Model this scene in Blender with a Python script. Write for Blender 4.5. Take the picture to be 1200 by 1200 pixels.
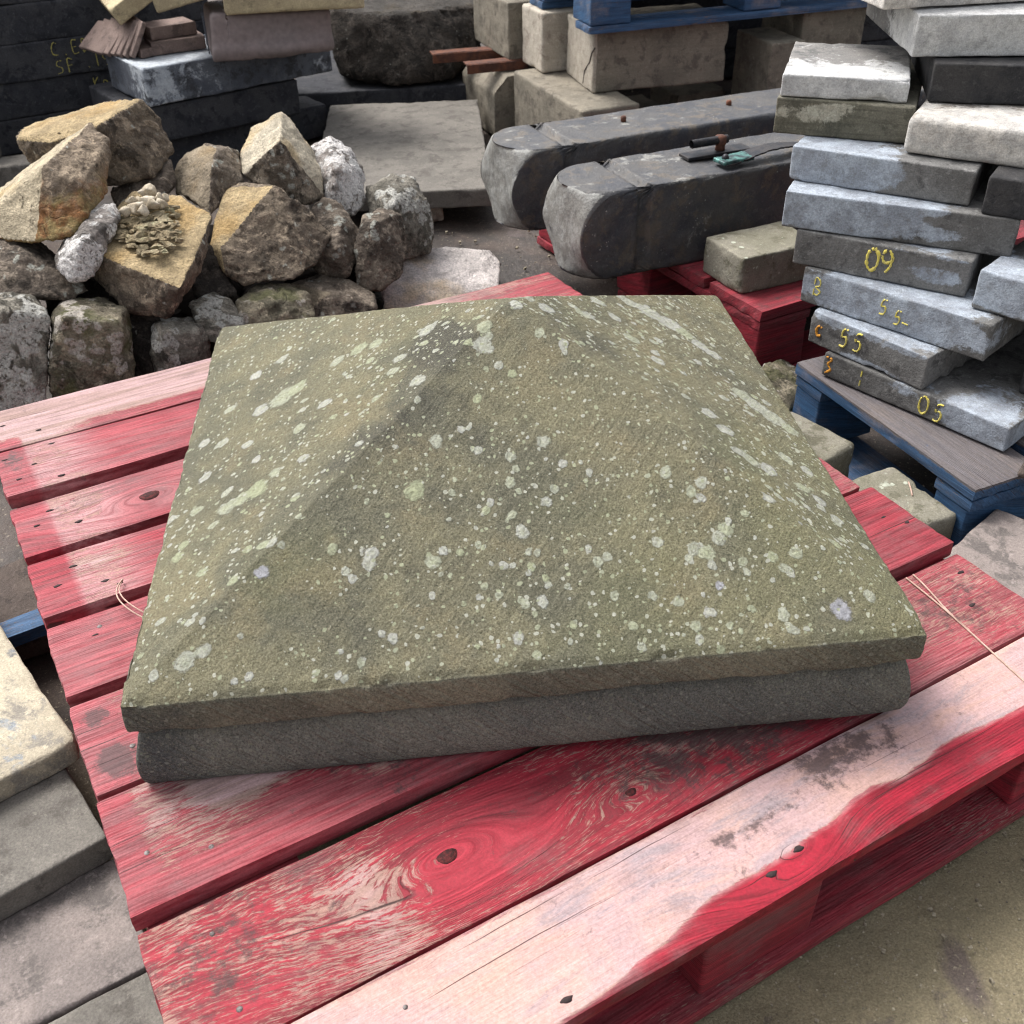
import bpy, bmesh, math, random
import numpy as np
from mathutils import Vector, Matrix, Euler

for _o in list(bpy.data.objects):
    bpy.data.objects.remove(_o, do_unlink=True)
scene = bpy.context.scene
COL = scene.collection
R = math.radians

# ------------------------------------------------------------------ camera
ZP = 0.162                                   # pallet deck height above the yard
cam_d = bpy.data.cameras.new('camera')
cam = bpy.data.objects.new('camera', cam_d)
COL.objects.link(cam)
cam.location = (-0.0792, -1.0408, 0.7888 + ZP)
cam.rotation_euler = (0.93188, 0.01938, -0.10613)
cam_d.sensor_width = 36.0
cam_d.lens = 1203.7 / 1200 * 36.0
cam_d.clip_start = 0.02
cam_d.clip_end = 400
cam_d.dof.use_dof = True
cam_d.dof.focus_distance = 1.12
cam_d.dof.aperture_fstop = 36.0 / 2.4
scene.camera = cam

# ------------------------------------------------------------------ sky, sun, exposure
SUN_EL, SUN_AZ = 55.0, 316.0                 # degrees; azimuth clockwise from +Y (behind and left)
world = bpy.data.worlds.new('World')
scene.world = world
world.use_nodes = True
wn = world.node_tree
bg = wn.nodes['Background']
sky = wn.nodes.new('ShaderNodeTexSky')
sky.sky_type = 'NISHITA'
sky.sun_disc = False
sky.sun_elevation = R(SUN_EL)
sky.sun_rotation = R(SUN_AZ)
sky.air_density = 1.0
sky.dust_density = 5.0
sky.ozone_density = 1.0
hs = wn.nodes.new('ShaderNodeHueSaturation')
hs.inputs['Saturation'].default_value = 0.25
wn.links.new(sky.outputs[0], hs.inputs['Color'])
wn.links.new(hs.outputs[0], bg.inputs['Color'])
bg.inputs['Strength'].default_value = 0.15
sun_d = bpy.data.lights.new('sun', 'SUN')
sun_d.energy = 2.0
sun_d.angle = R(28)
sun_d.color = (1.0, 0.97, 0.93)
sun = bpy.data.objects.new('sun', sun_d)
COL.objects.link(sun)
_a, _e = R(SUN_AZ), R(SUN_EL)
_dir = Vector((math.sin(_a) * math.cos(_e), math.cos(_a) * math.cos(_e), math.sin(_e)))
sun.rotation_euler = _dir.to_track_quat('Z', 'Y').to_euler()
sun.location = _dir * 20
vs = scene.view_settings
vs.view_transform = 'Standard'
vs.look = 'None'
vs.gamma = 1.0
vs.exposure = 0.92
vs.use_curve_mapping = False
scene.cycles.use_denoising = True
scene.cycles.filter_width = 1.15
scene.cycles.max_bounces = 6
scene.cycles.diffuse_bounces = 4

# measured shapes of the rubble stones (metres) and lichen crusts on the cap (x, y, radius, tint)
ROCKS = {
  'long_pale': [[-0.801,1.0,0.385],[-0.835,1.15,0.365],[-0.67,1.14,0.404],[-0.579,1.06,0.429],[-0.637,0.94,0.417],[-0.725,0.95,0.391],[-0.551,1.08,0.389],[-0.532,1.04,0.335],[-0.559,0.97,0.313],[-0.634,0.93,0.312],[-0.785,0.98,0.344],[-0.795,1.149,0.34],[-0.812,1.23,0.332],[-0.704,1.226,0.357],[-0.645,1.177,0.373],[-0.697,1.147,0.351],[-0.754,1.146,0.336],[-0.627,1.189,0.347],[-0.614,1.164,0.311],[-0.64,1.149,0.287],[-0.696,1.145,0.279],[-0.788,1.147,0.31]],
  'orange': [[-0.644,0.93,0.424],[-0.907,0.9,0.273],[-0.826,0.91,0.322],[-0.686,0.75,0.407],[-0.847,0.74,0.304],[-0.767,0.73,0.349],[-0.707,0.67,0.308],[-0.643,0.67,0.317],[-0.602,0.8,0.347],[-0.608,0.88,0.407],[-0.626,0.7,0.335],[-0.629,0.74,0.375],[-0.708,1.004,0.358],[-0.88,0.98,0.259],[-0.827,0.988,0.291],[-0.744,0.909,0.338],[-0.853,0.905,0.269],[-0.802,0.906,0.296],[-0.774,0.9,0.256],[-0.73,0.902,0.262],[-0.681,0.922,0.305],[-0.684,0.973,0.346],[-0.714,0.905,0.281],[-0.708,0.909,0.315]],
  'mottled_small': [[-0.676,0.66,0.288],[-0.625,0.74,0.335],[-0.586,0.76,0.336],[-0.574,0.74,0.325],[-0.589,0.68,0.301],[-0.613,0.62,0.267],[-0.644,0.61,0.259],[-0.668,0.63,0.279],[-0.62,0.63,0.318],[-0.688,0.762,0.255],[-0.652,0.805,0.29],[-0.627,0.818,0.291],[-0.619,0.806,0.283],[-0.629,0.768,0.267],[-0.654,0.759,0.233],[-0.677,0.757,0.225],[-0.689,0.759,0.243],[-0.657,0.76,0.269]],
  'mortared': [[-0.612,0.67,0.285],[-0.464,0.57,0.257],[-0.433,0.78,0.299],[-0.499,0.86,0.31],[-0.578,0.85,0.323],[-0.61,0.77,0.304],[-0.502,0.6,0.195],[-0.574,0.63,0.196],[-0.626,0.68,0.238],[-0.446,0.69,0.253],[-0.625,0.833,0.221],[-0.54,0.825,0.177],[-0.499,0.882,0.239],[-0.543,0.932,0.247],[-0.595,0.925,0.256],[-0.617,0.874,0.242],[-0.562,0.826,0.143],[-0.606,0.828,0.151],[-0.633,0.833,0.191],[-0.511,0.836,0.203]],
  'ochre_dark': [[-0.406,0.97,0.291],[-0.425,0.95,0.286],[-0.452,0.89,0.254],[-0.456,0.84,0.224],[-0.432,0.79,0.228],[-0.333,0.92,0.297],[-0.239,0.9,0.204],[-0.277,0.92,0.245],[-0.268,0.82,0.179],[-0.305,0.77,0.174],[-0.396,0.75,0.177],[-0.427,0.76,0.201],[-0.413,1.058,0.223],[-0.425,1.045,0.219],[-0.443,1.007,0.198],[-0.448,0.984,0.174],[-0.437,0.981,0.165],[-0.365,1.027,0.226],[-0.302,1.014,0.164],[-0.327,1.027,0.191],[-0.324,0.983,0.138],[-0.353,0.979,0.123],[-0.416,0.977,0.121],[-0.437,0.978,0.139]],
  'bright_peak': [[-0.324,1.13,0.377],[-0.388,1.16,0.34],[-0.414,1.12,0.307],[-0.414,1.05,0.295],[-0.318,0.98,0.366],[-0.311,1.15,0.354],[-0.25,1.09,0.265],[-0.255,1.05,0.266],[-0.256,1.02,0.238],[-0.296,0.97,0.241],[-0.37,0.98,0.272],[-0.401,1.0,0.296],[-0.343,1.237,0.311],[-0.385,1.255,0.287],[-0.402,1.229,0.265],[-0.403,1.19,0.255],[-0.345,1.188,0.289],[-0.335,1.249,0.296],[-0.294,1.211,0.237],[-0.298,1.191,0.236],[-0.3,1.189,0.211],[-0.331,1.185,0.203],[-0.38,1.186,0.226],[-0.399,1.187,0.246]],
  'olive_face': [[-0.479,1.09,0.33],[-0.524,1.09,0.315],[-0.544,1.06,0.284],[-0.445,1.03,0.341],[-0.45,0.96,0.326],[-0.481,0.92,0.273],[-0.534,1.0,0.271],[-0.405,1.0,0.279],[-0.461,0.9,0.256],[-0.418,1.09,0.315],[-0.502,1.193,0.279],[-0.532,1.193,0.269],[-0.545,1.173,0.248],[-0.48,1.156,0.285],[-0.49,1.142,0.265],[-0.515,1.139,0.222],[-0.541,1.144,0.237],[-0.455,1.145,0.242],[-0.504,1.137,0.206],[-0.462,1.193,0.269]],
  'lichen_round': [[-0.28,1.14,0.301],[-0.24,1.17,0.311],[-0.198,1.15,0.29],[-0.169,1.1,0.255],[-0.177,1.06,0.211],[-0.198,1.02,0.193],[-0.241,1.0,0.215],[-0.265,1.05,0.255],[-0.221,1.03,0.285],[-0.269,1.251,0.243],[-0.242,1.269,0.25],[-0.215,1.257,0.236],[-0.196,1.225,0.213],[-0.202,1.211,0.179],[-0.217,1.209,0.159],[-0.246,1.208,0.17],[-0.26,1.211,0.206],[-0.232,1.21,0.222]],
  'end_round': [[-0.168,1.08,0.23],[-0.114,1.12,0.244],[-0.07,1.13,0.226],[-0.047,1.1,0.189],[-0.038,1.07,0.126],[-0.052,1.03,0.101],[-0.11,1.0,0.102],[-0.161,1.0,0.129],[-0.117,1.0,0.22],[-0.146,1.223,0.156],[-0.11,1.248,0.166],[-0.081,1.254,0.154],[-0.065,1.235,0.129],[-0.059,1.215,0.087],[-0.069,1.206,0.064],[-0.108,1.204,0.057],[-0.142,1.204,0.076],[-0.113,1.206,0.136]],
  'brown_block': [[-0.178,0.93,0.222],[-0.143,0.97,0.224],[-0.102,0.96,0.215],[-0.094,0.93,0.166],[-0.108,0.88,0.122],[-0.154,0.86,0.098],[-0.197,0.87,0.103],[-0.194,0.9,0.176],[-0.152,0.9,0.221],[-0.17,1.016,0.167],[-0.147,1.041,0.169],[-0.121,1.035,0.163],[-0.116,1.016,0.131],[-0.125,1.001,0.095],[-0.155,0.999,0.074],[-0.183,1.0,0.081],[-0.181,1.003,0.135],[-0.153,1.004,0.164]],
  'facet_dark': [[-0.276,0.97,0.23],[-0.254,1.0,0.242],[-0.224,0.98,0.234],[-0.184,0.95,0.181],[-0.19,0.91,0.15],[-0.219,0.88,0.127],[-0.268,0.88,0.132],[-0.29,0.9,0.161],[-0.219,0.93,0.214],[-0.228,0.87,0.19],[-0.269,1.047,0.179],[-0.255,1.066,0.187],[-0.236,1.053,0.181],[-0.209,1.034,0.147],[-0.214,1.019,0.123],[-0.234,1.016,0.101],[-0.267,1.016,0.104],[-0.28,1.018,0.127],[-0.232,1.022,0.168],[-0.241,1.016,0.139]],
  'pink_white': [[-0.149,1.03,0.102],[-0.11,1.09,0.088],[-0.013,1.11,0.08],[0.083,1.1,0.066],[0.103,1.06,0.056],[0.088,0.96,0.044],[0.074,0.93,0.032],[0.004,0.9,0.031],[-0.152,0.9,0.042],[-0.155,0.95,0.08],[-0.102,1.02,0.093],[0.06,1.03,0.065],[-0.126,1.118,0.056],[-0.093,1.166,0.045],[-0.012,1.182,0.039],[0.068,1.173,0.027],[0.085,1.141,0.018],[0.074,1.086,-0.004],[0.063,1.078,-0.022],[0.005,1.07,-0.03],[-0.129,1.07,-0.022],[-0.131,1.084,0.023],[-0.086,1.11,0.049],[0.049,1.117,0.026]],
  'flat_brown': [[-0.323,0.84,0.138],[-0.273,0.88,0.131],[-0.208,0.87,0.119],[-0.166,0.84,0.102],[-0.163,0.8,0.088],[-0.229,0.76,0.086],[-0.309,0.77,0.093],[-0.249,0.79,0.131],[-0.302,0.923,0.087],[-0.27,0.948,0.084],[-0.227,0.942,0.075],[-0.2,0.923,0.065],[-0.198,0.908,0.05],[-0.244,0.904,0.038],[-0.296,0.905,0.046],[-0.255,0.908,0.075]],
  'mossy_low': [[-0.409,0.72,0.162],[-0.378,0.78,0.159],[-0.323,0.79,0.156],[-0.284,0.77,0.142],[-0.27,0.73,0.117],[-0.309,0.68,0.106],[-0.39,0.67,0.117],[-0.403,0.68,0.147],[-0.342,0.71,0.157],[-0.401,0.815,0.112],[-0.38,0.85,0.112],[-0.344,0.856,0.11],[-0.319,0.844,0.101],[-0.31,0.818,0.084],[-0.339,0.811,0.065],[-0.393,0.81,0.069],[-0.401,0.811,0.091],[-0.358,0.814,0.106]],
  'grey_small': [[-0.481,0.68,0.179],[-0.445,0.72,0.179],[-0.418,0.71,0.17],[-0.392,0.67,0.139],[-0.413,0.63,0.117],[-0.447,0.62,0.133],[-0.469,0.64,0.168],[-0.481,0.746,0.137],[-0.457,0.772,0.138],[-0.44,0.765,0.132],[-0.424,0.74,0.112],[-0.441,0.735,0.088],[-0.464,0.734,0.095],[-0.477,0.736,0.123]],
  'pitted_cube': [[-0.537,0.62,0.172],[-0.537,0.66,0.159],[-0.47,0.67,0.156],[-0.454,0.64,0.147],[-0.451,0.62,0.11],[-0.472,0.58,0.082],[-0.535,0.57,0.092],[-0.542,0.59,0.136],[-0.512,0.59,0.173],[-0.462,0.6,0.164],[-0.55,0.689,0.134],[-0.55,0.724,0.123],[-0.49,0.733,0.121],[-0.477,0.707,0.112],[-0.474,0.689,0.079],[-0.497,0.672,0.044],[-0.555,0.668,0.051],[-0.558,0.676,0.096],[-0.532,0.676,0.128],[-0.485,0.68,0.123]],
  'mossy_big': [[-0.68,0.57,0.219],[-0.668,0.62,0.226],[-0.607,0.63,0.223],[-0.57,0.6,0.213],[-0.563,0.57,0.183],[-0.563,0.55,0.13],[-0.573,0.52,0.098],[-0.631,0.5,0.074],[-0.694,0.49,0.077],[-0.685,0.51,0.161],[-0.645,0.53,0.236],[-0.573,0.54,0.214],[-0.706,0.67,0.162],[-0.695,0.711,0.168],[-0.643,0.72,0.166],[-0.612,0.696,0.156],[-0.606,0.671,0.131],[-0.607,0.655,0.085],[-0.621,0.645,0.05],[-0.674,0.637,0.023],[-0.73,0.633,0.023],[-0.719,0.641,0.101],[-0.682,0.65,0.17],[-0.618,0.653,0.153]],
  'corner_pale': [[-0.813,0.58,0.254],[-0.759,0.6,0.253],[-0.703,0.59,0.249],[-0.678,0.55,0.229],[-0.688,0.53,0.197],[-0.692,0.51,0.146],[-0.705,0.48,0.097],[-0.774,0.47,0.084],[-0.84,0.48,0.079],[-0.735,0.52,0.257],[-0.781,0.48,0.199],[-0.845,0.671,0.195],[-0.799,0.688,0.195],[-0.752,0.681,0.191],[-0.73,0.648,0.173],[-0.739,0.631,0.146],[-0.746,0.622,0.098],[-0.763,0.611,0.048],[-0.824,0.606,0.035],[-0.878,0.608,0.034],[-0.781,0.627,0.195],[-0.829,0.612,0.136]],
  'brown_slab': [[-0.783,0.74,0.304],[-0.728,0.74,0.287],[-0.677,0.7,0.262],[-0.629,0.64,0.231],[-0.654,0.62,0.225],[-0.694,0.6,0.243],[-0.756,0.59,0.253],[-0.814,0.6,0.27],[-0.841,0.72,0.304],[-0.723,0.66,0.291],[-0.804,0.815,0.25],[-0.768,0.816,0.239],[-0.735,0.791,0.222],[-0.708,0.764,0.196],[-0.729,0.762,0.187],[-0.759,0.76,0.195],[-0.803,0.758,0.199],[-0.839,0.758,0.214],[-0.842,0.802,0.25],[-0.766,0.766,0.24]],
  'gap_dark': [[-0.488,0.78,0.218],[-0.454,0.82,0.232],[-0.425,0.78,0.193],[-0.414,0.74,0.165],[-0.475,0.72,0.166],[-0.482,0.74,0.194],[-0.5,0.883,0.165],[-0.477,0.908,0.174],[-0.459,0.883,0.148],[-0.453,0.87,0.124],[-0.496,0.868,0.12],[-0.499,0.87,0.143]],
  'grey_wedge': [[-0.646,0.95,0.292],[-0.594,1.0,0.305],[-0.535,1.02,0.328],[-0.524,0.98,0.291],[-0.55,0.92,0.274],[-0.62,0.9,0.269],[-0.647,1.053,0.26],[-0.611,1.078,0.27],[-0.573,1.091,0.286],[-0.566,1.066,0.261],[-0.589,1.051,0.242],[-0.638,1.049,0.235]],
  'gap_low': [[-0.59,0.66,0.213],[-0.538,0.66,0.198],[-0.52,0.63,0.142],[-0.549,0.58,0.079],[-0.591,0.58,0.083],[-0.603,0.734,0.146],[-0.57,0.734,0.137],[-0.558,0.714,0.1],[-0.583,0.704,0.048],[-0.611,0.703,0.05]],
  'boulder': [[-0.288,2.5,0.314],[-0.282,2.45,0.2],[-0.268,2.42,0.136],[-0.083,2.36,0.111],[0.079,2.38,0.12],[0.172,2.5,0.17],[0.198,2.6,0.277],[-0.195,2.45,0.314],[-0.039,2.45,0.299],[0.099,2.55,0.3],[-0.17,2.75,0.328],[0.144,2.8,0.308],[-0.283,2.856,0.242],[-0.279,2.838,0.123],[-0.265,2.827,0.054],[-0.08,2.808,0.02],[0.084,2.814,0.031],[0.172,2.853,0.1],[0.197,2.935,0.209],[-0.192,2.841,0.236],[-0.036,2.84,0.221],[0.1,2.891,0.231],[-0.165,3.072,0.261],[0.142,3.116,0.243]],
  'gap_left': [[-0.726,0.7,0.22],[-0.668,0.73,0.219],[-0.589,0.72,0.202],[-0.567,0.68,0.17],[-0.627,0.64,0.161],[-0.707,0.64,0.183],[-0.733,0.799,0.165],[-0.695,0.819,0.164],[-0.644,0.813,0.152],[-0.63,0.79,0.13],[-0.677,0.785,0.114],[-0.73,0.785,0.129]],
  'pier_stone_a': [[0.511,0.5,0.077],[0.556,0.54,0.066],[0.59,0.53,0.048],[0.572,0.46,0.047],[0.529,0.4,0.042],[0.485,0.38,0.044],[0.478,0.41,0.06],[0.538,0.562,0.038],[0.58,0.598,0.028],[0.611,0.588,0.012],[0.596,0.524,0.01],[0.568,0.499,-0.015],[0.531,0.49,-0.02],[0.517,0.504,0.005]],
}
SPOTS = [[-0.088,-0.077,0.0128,0],[-0.098,-0.205,0.011,1],[-0.012,-0.033,0.0103,0],[-0.015,-0.056,0.0111,0],[-0.147,-0.271,0.0074,0],[-0.163,-0.284,0.0049,0],[-0.169,-0.277,0.0049,0],[-0.248,-0.239,0.0076,0],[-0.265,-0.233,0.006,0],[-0.248,-0.271,0.0075,2],[-0.317,-0.344,0.0099,0],[-0.344,-0.353,0.0058,0],[-0.363,-0.32,0.0043,0],[0.003,-0.253,0.0075,0],[-0.0,-0.178,0.006,0],[0.004,-0.191,0.0043,0],[0.154,-0.206,0.007,0],[0.188,-0.219,0.007,0],[0.176,-0.227,0.0061,0],[0.185,-0.234,0.0052,0],[0.133,-0.273,0.0059,0],[0.014,-0.319,0.0065,0],[-0.002,-0.32,0.0049,0],[0.015,-0.274,0.0041,0],[0.202,-0.266,0.0077,0],[0.194,-0.274,0.0077,0],[0.179,-0.287,0.0084,0],[0.167,-0.282,0.0068,0],[0.182,-0.299,0.005,0],[0.161,-0.291,0.005,0],[0.212,-0.298,0.0051,0],[0.214,-0.308,0.0042,0],[0.242,-0.296,0.006,0],[0.251,-0.307,0.0051,0],[0.266,-0.294,0.0069,0],[0.256,-0.311,0.0051,0],[0.296,-0.349,0.0111,2],[0.24,-0.349,0.0067,0],[0.243,-0.361,0.005,0],[0.248,-0.364,0.0042,0],[0.174,-0.374,0.0049,0],[0.143,-0.329,0.0058,0],[0.211,-0.341,0.0042,0],[0.196,-0.36,0.0033,0],[0.185,-0.318,0.005,2],[-0.181,-0.255,0.0058,0],[0.327,-0.339,0.0061,0],[-0.032,-0.169,0.0052,0],[-0.047,-0.146,0.0044,0],[-0.062,-0.21,0.0042,0],[-0.039,-0.145,0.0035,0],[0.052,-0.189,0.0052,0],[0.03,-0.226,0.0059,0],[-0.005,-0.236,0.005,0],[-0.03,-0.23,0.005,0],[-0.025,-0.222,0.0042,0],[0.04,-0.214,0.0051,0],[0.077,-0.2,0.0043,0],[0.072,-0.287,0.0058,0],[0.082,-0.283,0.005,0],[0.065,-0.274,0.0042,0],[0.083,-0.319,0.0049,0],[-0.041,-0.262,0.0041,0],[-0.059,-0.268,0.0041,0],[-0.019,-0.283,0.0049,0],[-0.026,-0.31,0.0041,0],[0.003,-0.365,0.0048,0],[-0.006,-0.316,0.004,0],[-0.128,-0.34,0.0056,0],[-0.138,-0.335,0.004,0],[-0.158,-0.358,0.0048,0],[-0.179,-0.367,0.004,0],[-0.176,-0.347,0.0032,0],[-0.089,-0.305,0.0041,0],[-0.075,-0.265,0.005,0],[-0.272,-0.364,0.004,0],[-0.259,-0.361,0.0048,0],[-0.199,-0.363,0.004,0],[-0.173,-0.37,0.004,0],[-0.229,-0.247,0.0042,0],[-0.213,-0.22,0.0043,0],[0.02,-0.298,0.0041,0],[0.04,-0.342,0.004,0],[0.096,-0.347,0.0049,0],[0.101,-0.366,0.0048,0],[0.119,-0.322,0.0049,0],[0.155,-0.352,0.0057,0],[0.169,-0.341,0.005,0],[0.156,-0.364,0.0049,0],[0.187,-0.354,0.0041,0],[-0.051,-0.353,0.0032,0],[-0.152,-0.143,0.0053,0],[-0.089,-0.111,0.0045,0],[-0.146,-0.212,0.0034,0],[0.043,0.02,0.0088,0],[0.047,-0.045,0.0065,0],[0.026,-0.007,0.0086,0],[-0.031,-0.05,0.0056,0],[-0.001,-0.08,0.0055,0],[0.012,-0.09,0.0054,1],[-0.027,-0.115,0.0054,1],[0.071,-0.06,0.0065,0],[-0.251,0.047,0.023,0],[-0.235,0.05,0.0188,0],[-0.278,0.044,0.0148,0],[-0.266,-0.13,0.0186,1],[-0.285,-0.134,0.0149,0],[-0.3,-0.137,0.0112,0],[-0.155,0.068,0.0145,0],[-0.182,0.066,0.0125,0],[-0.134,0.058,0.0123,0],[-0.073,0.025,0.0138,0],[0.316,-0.002,0.0235,0],[0.333,-0.017,0.0235,0],[0.352,-0.03,0.0171,0],[0.301,0.014,0.0172,0],[0.214,0.153,0.025,0],[0.242,0.146,0.0251,0],[0.186,0.157,0.018,0],[0.257,0.135,0.0205,0],[0.275,0.115,0.0181,0],[0.29,0.104,0.0158,0],[0.258,-0.163,0.0131,0],[0.277,-0.168,0.0113,0],[0.246,-0.155,0.0093,0],[0.231,-0.087,0.0107,0],[0.243,-0.114,0.0115,0],[0.314,-0.119,0.0099,0],[0.314,-0.177,0.0095,0],[0.329,-0.192,0.0086,0],[0.338,-0.221,0.0085,0],[0.254,-0.236,0.008,0],[0.337,-0.13,0.009,0],[0.138,0.106,0.0107,0],[0.154,0.078,0.0095,0],[0.116,0.044,0.0092,0],[0.166,0.033,0.0103,0],[0.191,-0.0,0.0102,0],[0.062,0.011,0.0108,0],[0.029,0.017,0.0098,0],[-0.337,-0.047,0.0091,0],[-0.338,-0.112,0.0087,0],[-0.344,-0.168,0.0075,0],[-0.312,-0.157,0.0065,0],[-0.371,-0.101,0.0079,0],[-0.223,-0.048,0.0087,0],[-0.194,-0.022,0.0088,0],[-0.294,0.146,0.0102,0],[-0.259,0.153,0.009,0],[-0.288,-0.023,0.0081,0],[-0.114,-0.03,0.0076,0],[-0.323,0.089,0.0088,0],[-0.324,0.012,0.0094,0],[-0.35,0.036,0.0086,0]]
MORTAR = [[-0.588,0.69,0.2848],[-0.5984,0.72,0.2963],[-0.5865,0.77,0.3147],[-0.5573,0.82,0.3226],[-0.5131,0.82,0.3201],[-0.4914,0.79,0.3095],[-0.4826,0.74,0.3014],[-0.4702,0.66,0.2896],[-0.4896,0.63,0.2881],[-0.5366,0.65,0.2798],[-0.5756,0.6966,0.2923],[-0.5836,0.72,0.3013],[-0.5744,0.759,0.3156],[-0.5516,0.798,0.3218],[-0.5171,0.798,0.3198],[-0.5002,0.7746,0.3115],[-0.4933,0.7356,0.3053],[-0.4836,0.6732,0.296],[-0.4988,0.6498,0.2949],[-0.5355,0.6654,0.2884],[-0.5767,0.7178,0.248],[-0.585,0.7418,0.2572],[-0.5755,0.7818,0.2719],[-0.5521,0.8218,0.2782],[-0.5168,0.8218,0.2762],[-0.4994,0.7978,0.2677],[-0.4923,0.7578,0.2613],[-0.4824,0.6938,0.2518],[-0.498,0.6698,0.2506],[-0.5356,0.6858,0.244]]
PEBBLES = [[-0.5542,0.788,0.3303],[-0.5463,0.808,0.335],[-0.5339,0.808,0.3374],[-0.5197,0.788,0.3329],[-0.5364,0.778,0.3298],[-0.5449,0.758,0.3283],[-0.5625,0.778,0.3313],[-0.523,0.758,0.3286],[-0.5138,0.778,0.3254],[-0.5106,0.798,0.3273],[-0.5545,0.748,0.3295],[-0.5354,0.738,0.329],[-0.5694,0.748,0.3274]]

# ------------------------------------------------------------------ numpy noise
def _hash(i, j, k, seed):
    h = (i * 374761393 + j * 668265263 + k * 2147483647 + seed * 974711) & 0xFFFFFFFF
    h = ((h ^ (h >> 13)) * 1274126177) & 0xFFFFFFFF
    h = ((h ^ (h >> 16)) * 2246822519) & 0xFFFFFFFF
    return ((h ^ (h >> 15)) & 0xFFFFFF) / float(0xFFFFFF)

def vnoise(P, seed=0):
    P = np.asarray(P, float)
    I = np.floor(P).astype(np.int64)
    F = P - I
    F = F * F * (3 - 2 * F)
    out = 0
    for dx in (0, 1):
        wx = F[:, 0] if dx else 1 - F[:, 0]
        for dy in (0, 1):
            wy = F[:, 1] if dy else 1 - F[:, 1]
            for dz in (0, 1):
                wz = F[:, 2] if dz else 1 - F[:, 2]
                out = out + wx * wy * wz * _hash(I[:, 0] + dx, I[:, 1] + dy, I[:, 2] + dz, seed)
    return out

def fbm(P, scale, octaves=3, seed=0):
    P = np.asarray(P, float)
    a, t, n = 1.0, 0.0, 0.0
    for o in range(octaves):
        t = t + a * vnoise(P * scale + 17.3 * o, seed + o * 7)
        n += a
        a *= 0.5
        scale *= 2.03
    return t / n

def n2(x, y, s, seed=0, oct=3):
    return fbm(np.stack([x, y, np.zeros_like(x) + seed * 3.1], 1), s, oct, seed)

def sstep(a, b, x):
    t = np.clip((x - a) / (b - a), 0, 1)
    return t * t * (3 - 2 * t)

# ------------------------------------------------------------------ mesh helpers
def mesh_np(name, V, F, smooth=True, attrs=None):
    me = bpy.data.meshes.new(name)
    V = np.asarray(V, np.float32)
    F = np.asarray(F, np.int32)
    n = F.shape[1]
    me.vertices.add(len(V))
    me.vertices.foreach_set('co', V.ravel())
    me.loops.add(F.size)
    me.loops.foreach_set('vertex_index', F.ravel())
    me.polygons.add(len(F))
    me.polygons.foreach_set('loop_start', np.arange(0, F.size, n, dtype=np.int32))
    me.polygons.foreach_set('use_smooth', np.full(len(F), smooth))
    if attrs:
        for k, a in attrs.items():
            at = me.attributes.new(k, 'FLOAT', 'POINT')
            at.data.foreach_set('value', np.asarray(a, np.float32))
    me.update(calc_edges=True)
    me.validate()
    return me

def link(name, me, mat, parent=None, loc=None, rot=None):
    o = bpy.data.objects.new(name, me)
    COL.objects.link(o)
    if mat is not None and me is not None and len(me.materials) == 0:
        me.materials.append(mat)
    if parent is not None:
        o.parent = parent
    if loc is not None:
        o.location = loc
    if rot is not None:
        o.rotation_euler = rot
    return o

def tag(o, label=None, cat=None, group=None, kind=None):
    if label: o['label'] = label
    if cat: o['category'] = cat
    if group: o['group'] = group
    if kind or cat: o['kind'] = kind or 'thing'
    return o

def empty(name, loc=(0, 0, 0), rz=0.0):
    o = bpy.data.objects.new(name, None)
    COL.objects.link(o)
    o.location = loc
    o.rotation_euler = (0, 0, rz)
    return o

def box_grid(nx, ny, nz):
    """surface grid of the unit cube, welded; each argument a count or a list of positions"""
    V, F = [], []
    ax_ = [np.linspace(0, 1, q + 1) if isinstance(q, int) else np.asarray(q) for q in (nx, ny, nz)]
    def face(ax, val, ka, kb, flip):
        base = len(V)
        A, B = [ax_[k] for k in (0, 1, 2) if k != ax]
        na, nb = len(A) - 1, len(B) - 1
        for i in range(na + 1):
            for j in range(nb + 1):
                a, b = A[i], B[j]
                p = [0, 0, 0]
                o1, o2 = [k for k in (0, 1, 2) if k != ax]
                p[ax], p[o1], p[o2] = val, a, b
                V.append(p)
        for i in range(na):
            for j in range(nb):
                q = [base + i * (nb + 1) + j, base + (i + 1) * (nb + 1) + j,
                     base + (i + 1) * (nb + 1) + j + 1, base + i * (nb + 1) + j + 1]
                F.append(q[::-1] if flip else q)
    face(0, 0, ny, nz, True); face(0, 1, ny, nz, False)
    face(1, 0, nx, nz, False); face(1, 1, nx, nz, True)
    face(2, 0, nx, ny, True); face(2, 1, nx, ny, False)
    V = np.array(V); F = np.array(F)
    key = np.round(V * 100000).astype(np.int64)
    _, idx, inv = np.unique(key, axis=0, return_index=True, return_inverse=True)
    return V[idx], inv.reshape(-1)[F]

def vnormals(V, F):
    a = np.cross(V[F[:, 1]] - V[F[:, 0]], V[F[:, 2]] - V[F[:, 0]])
    if F.shape[1] == 4:
        a = a + np.cross(V[F[:, 2]] - V[F[:, 0]], V[F[:, 3]] - V[F[:, 0]])
    N = np.zeros_like(V)
    for k in range(F.shape[1]):
        np.add.at(N, F[:, k], a)
    return N / np.maximum(np.linalg.norm(N, axis=1, keepdims=True), 1e-12)

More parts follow.
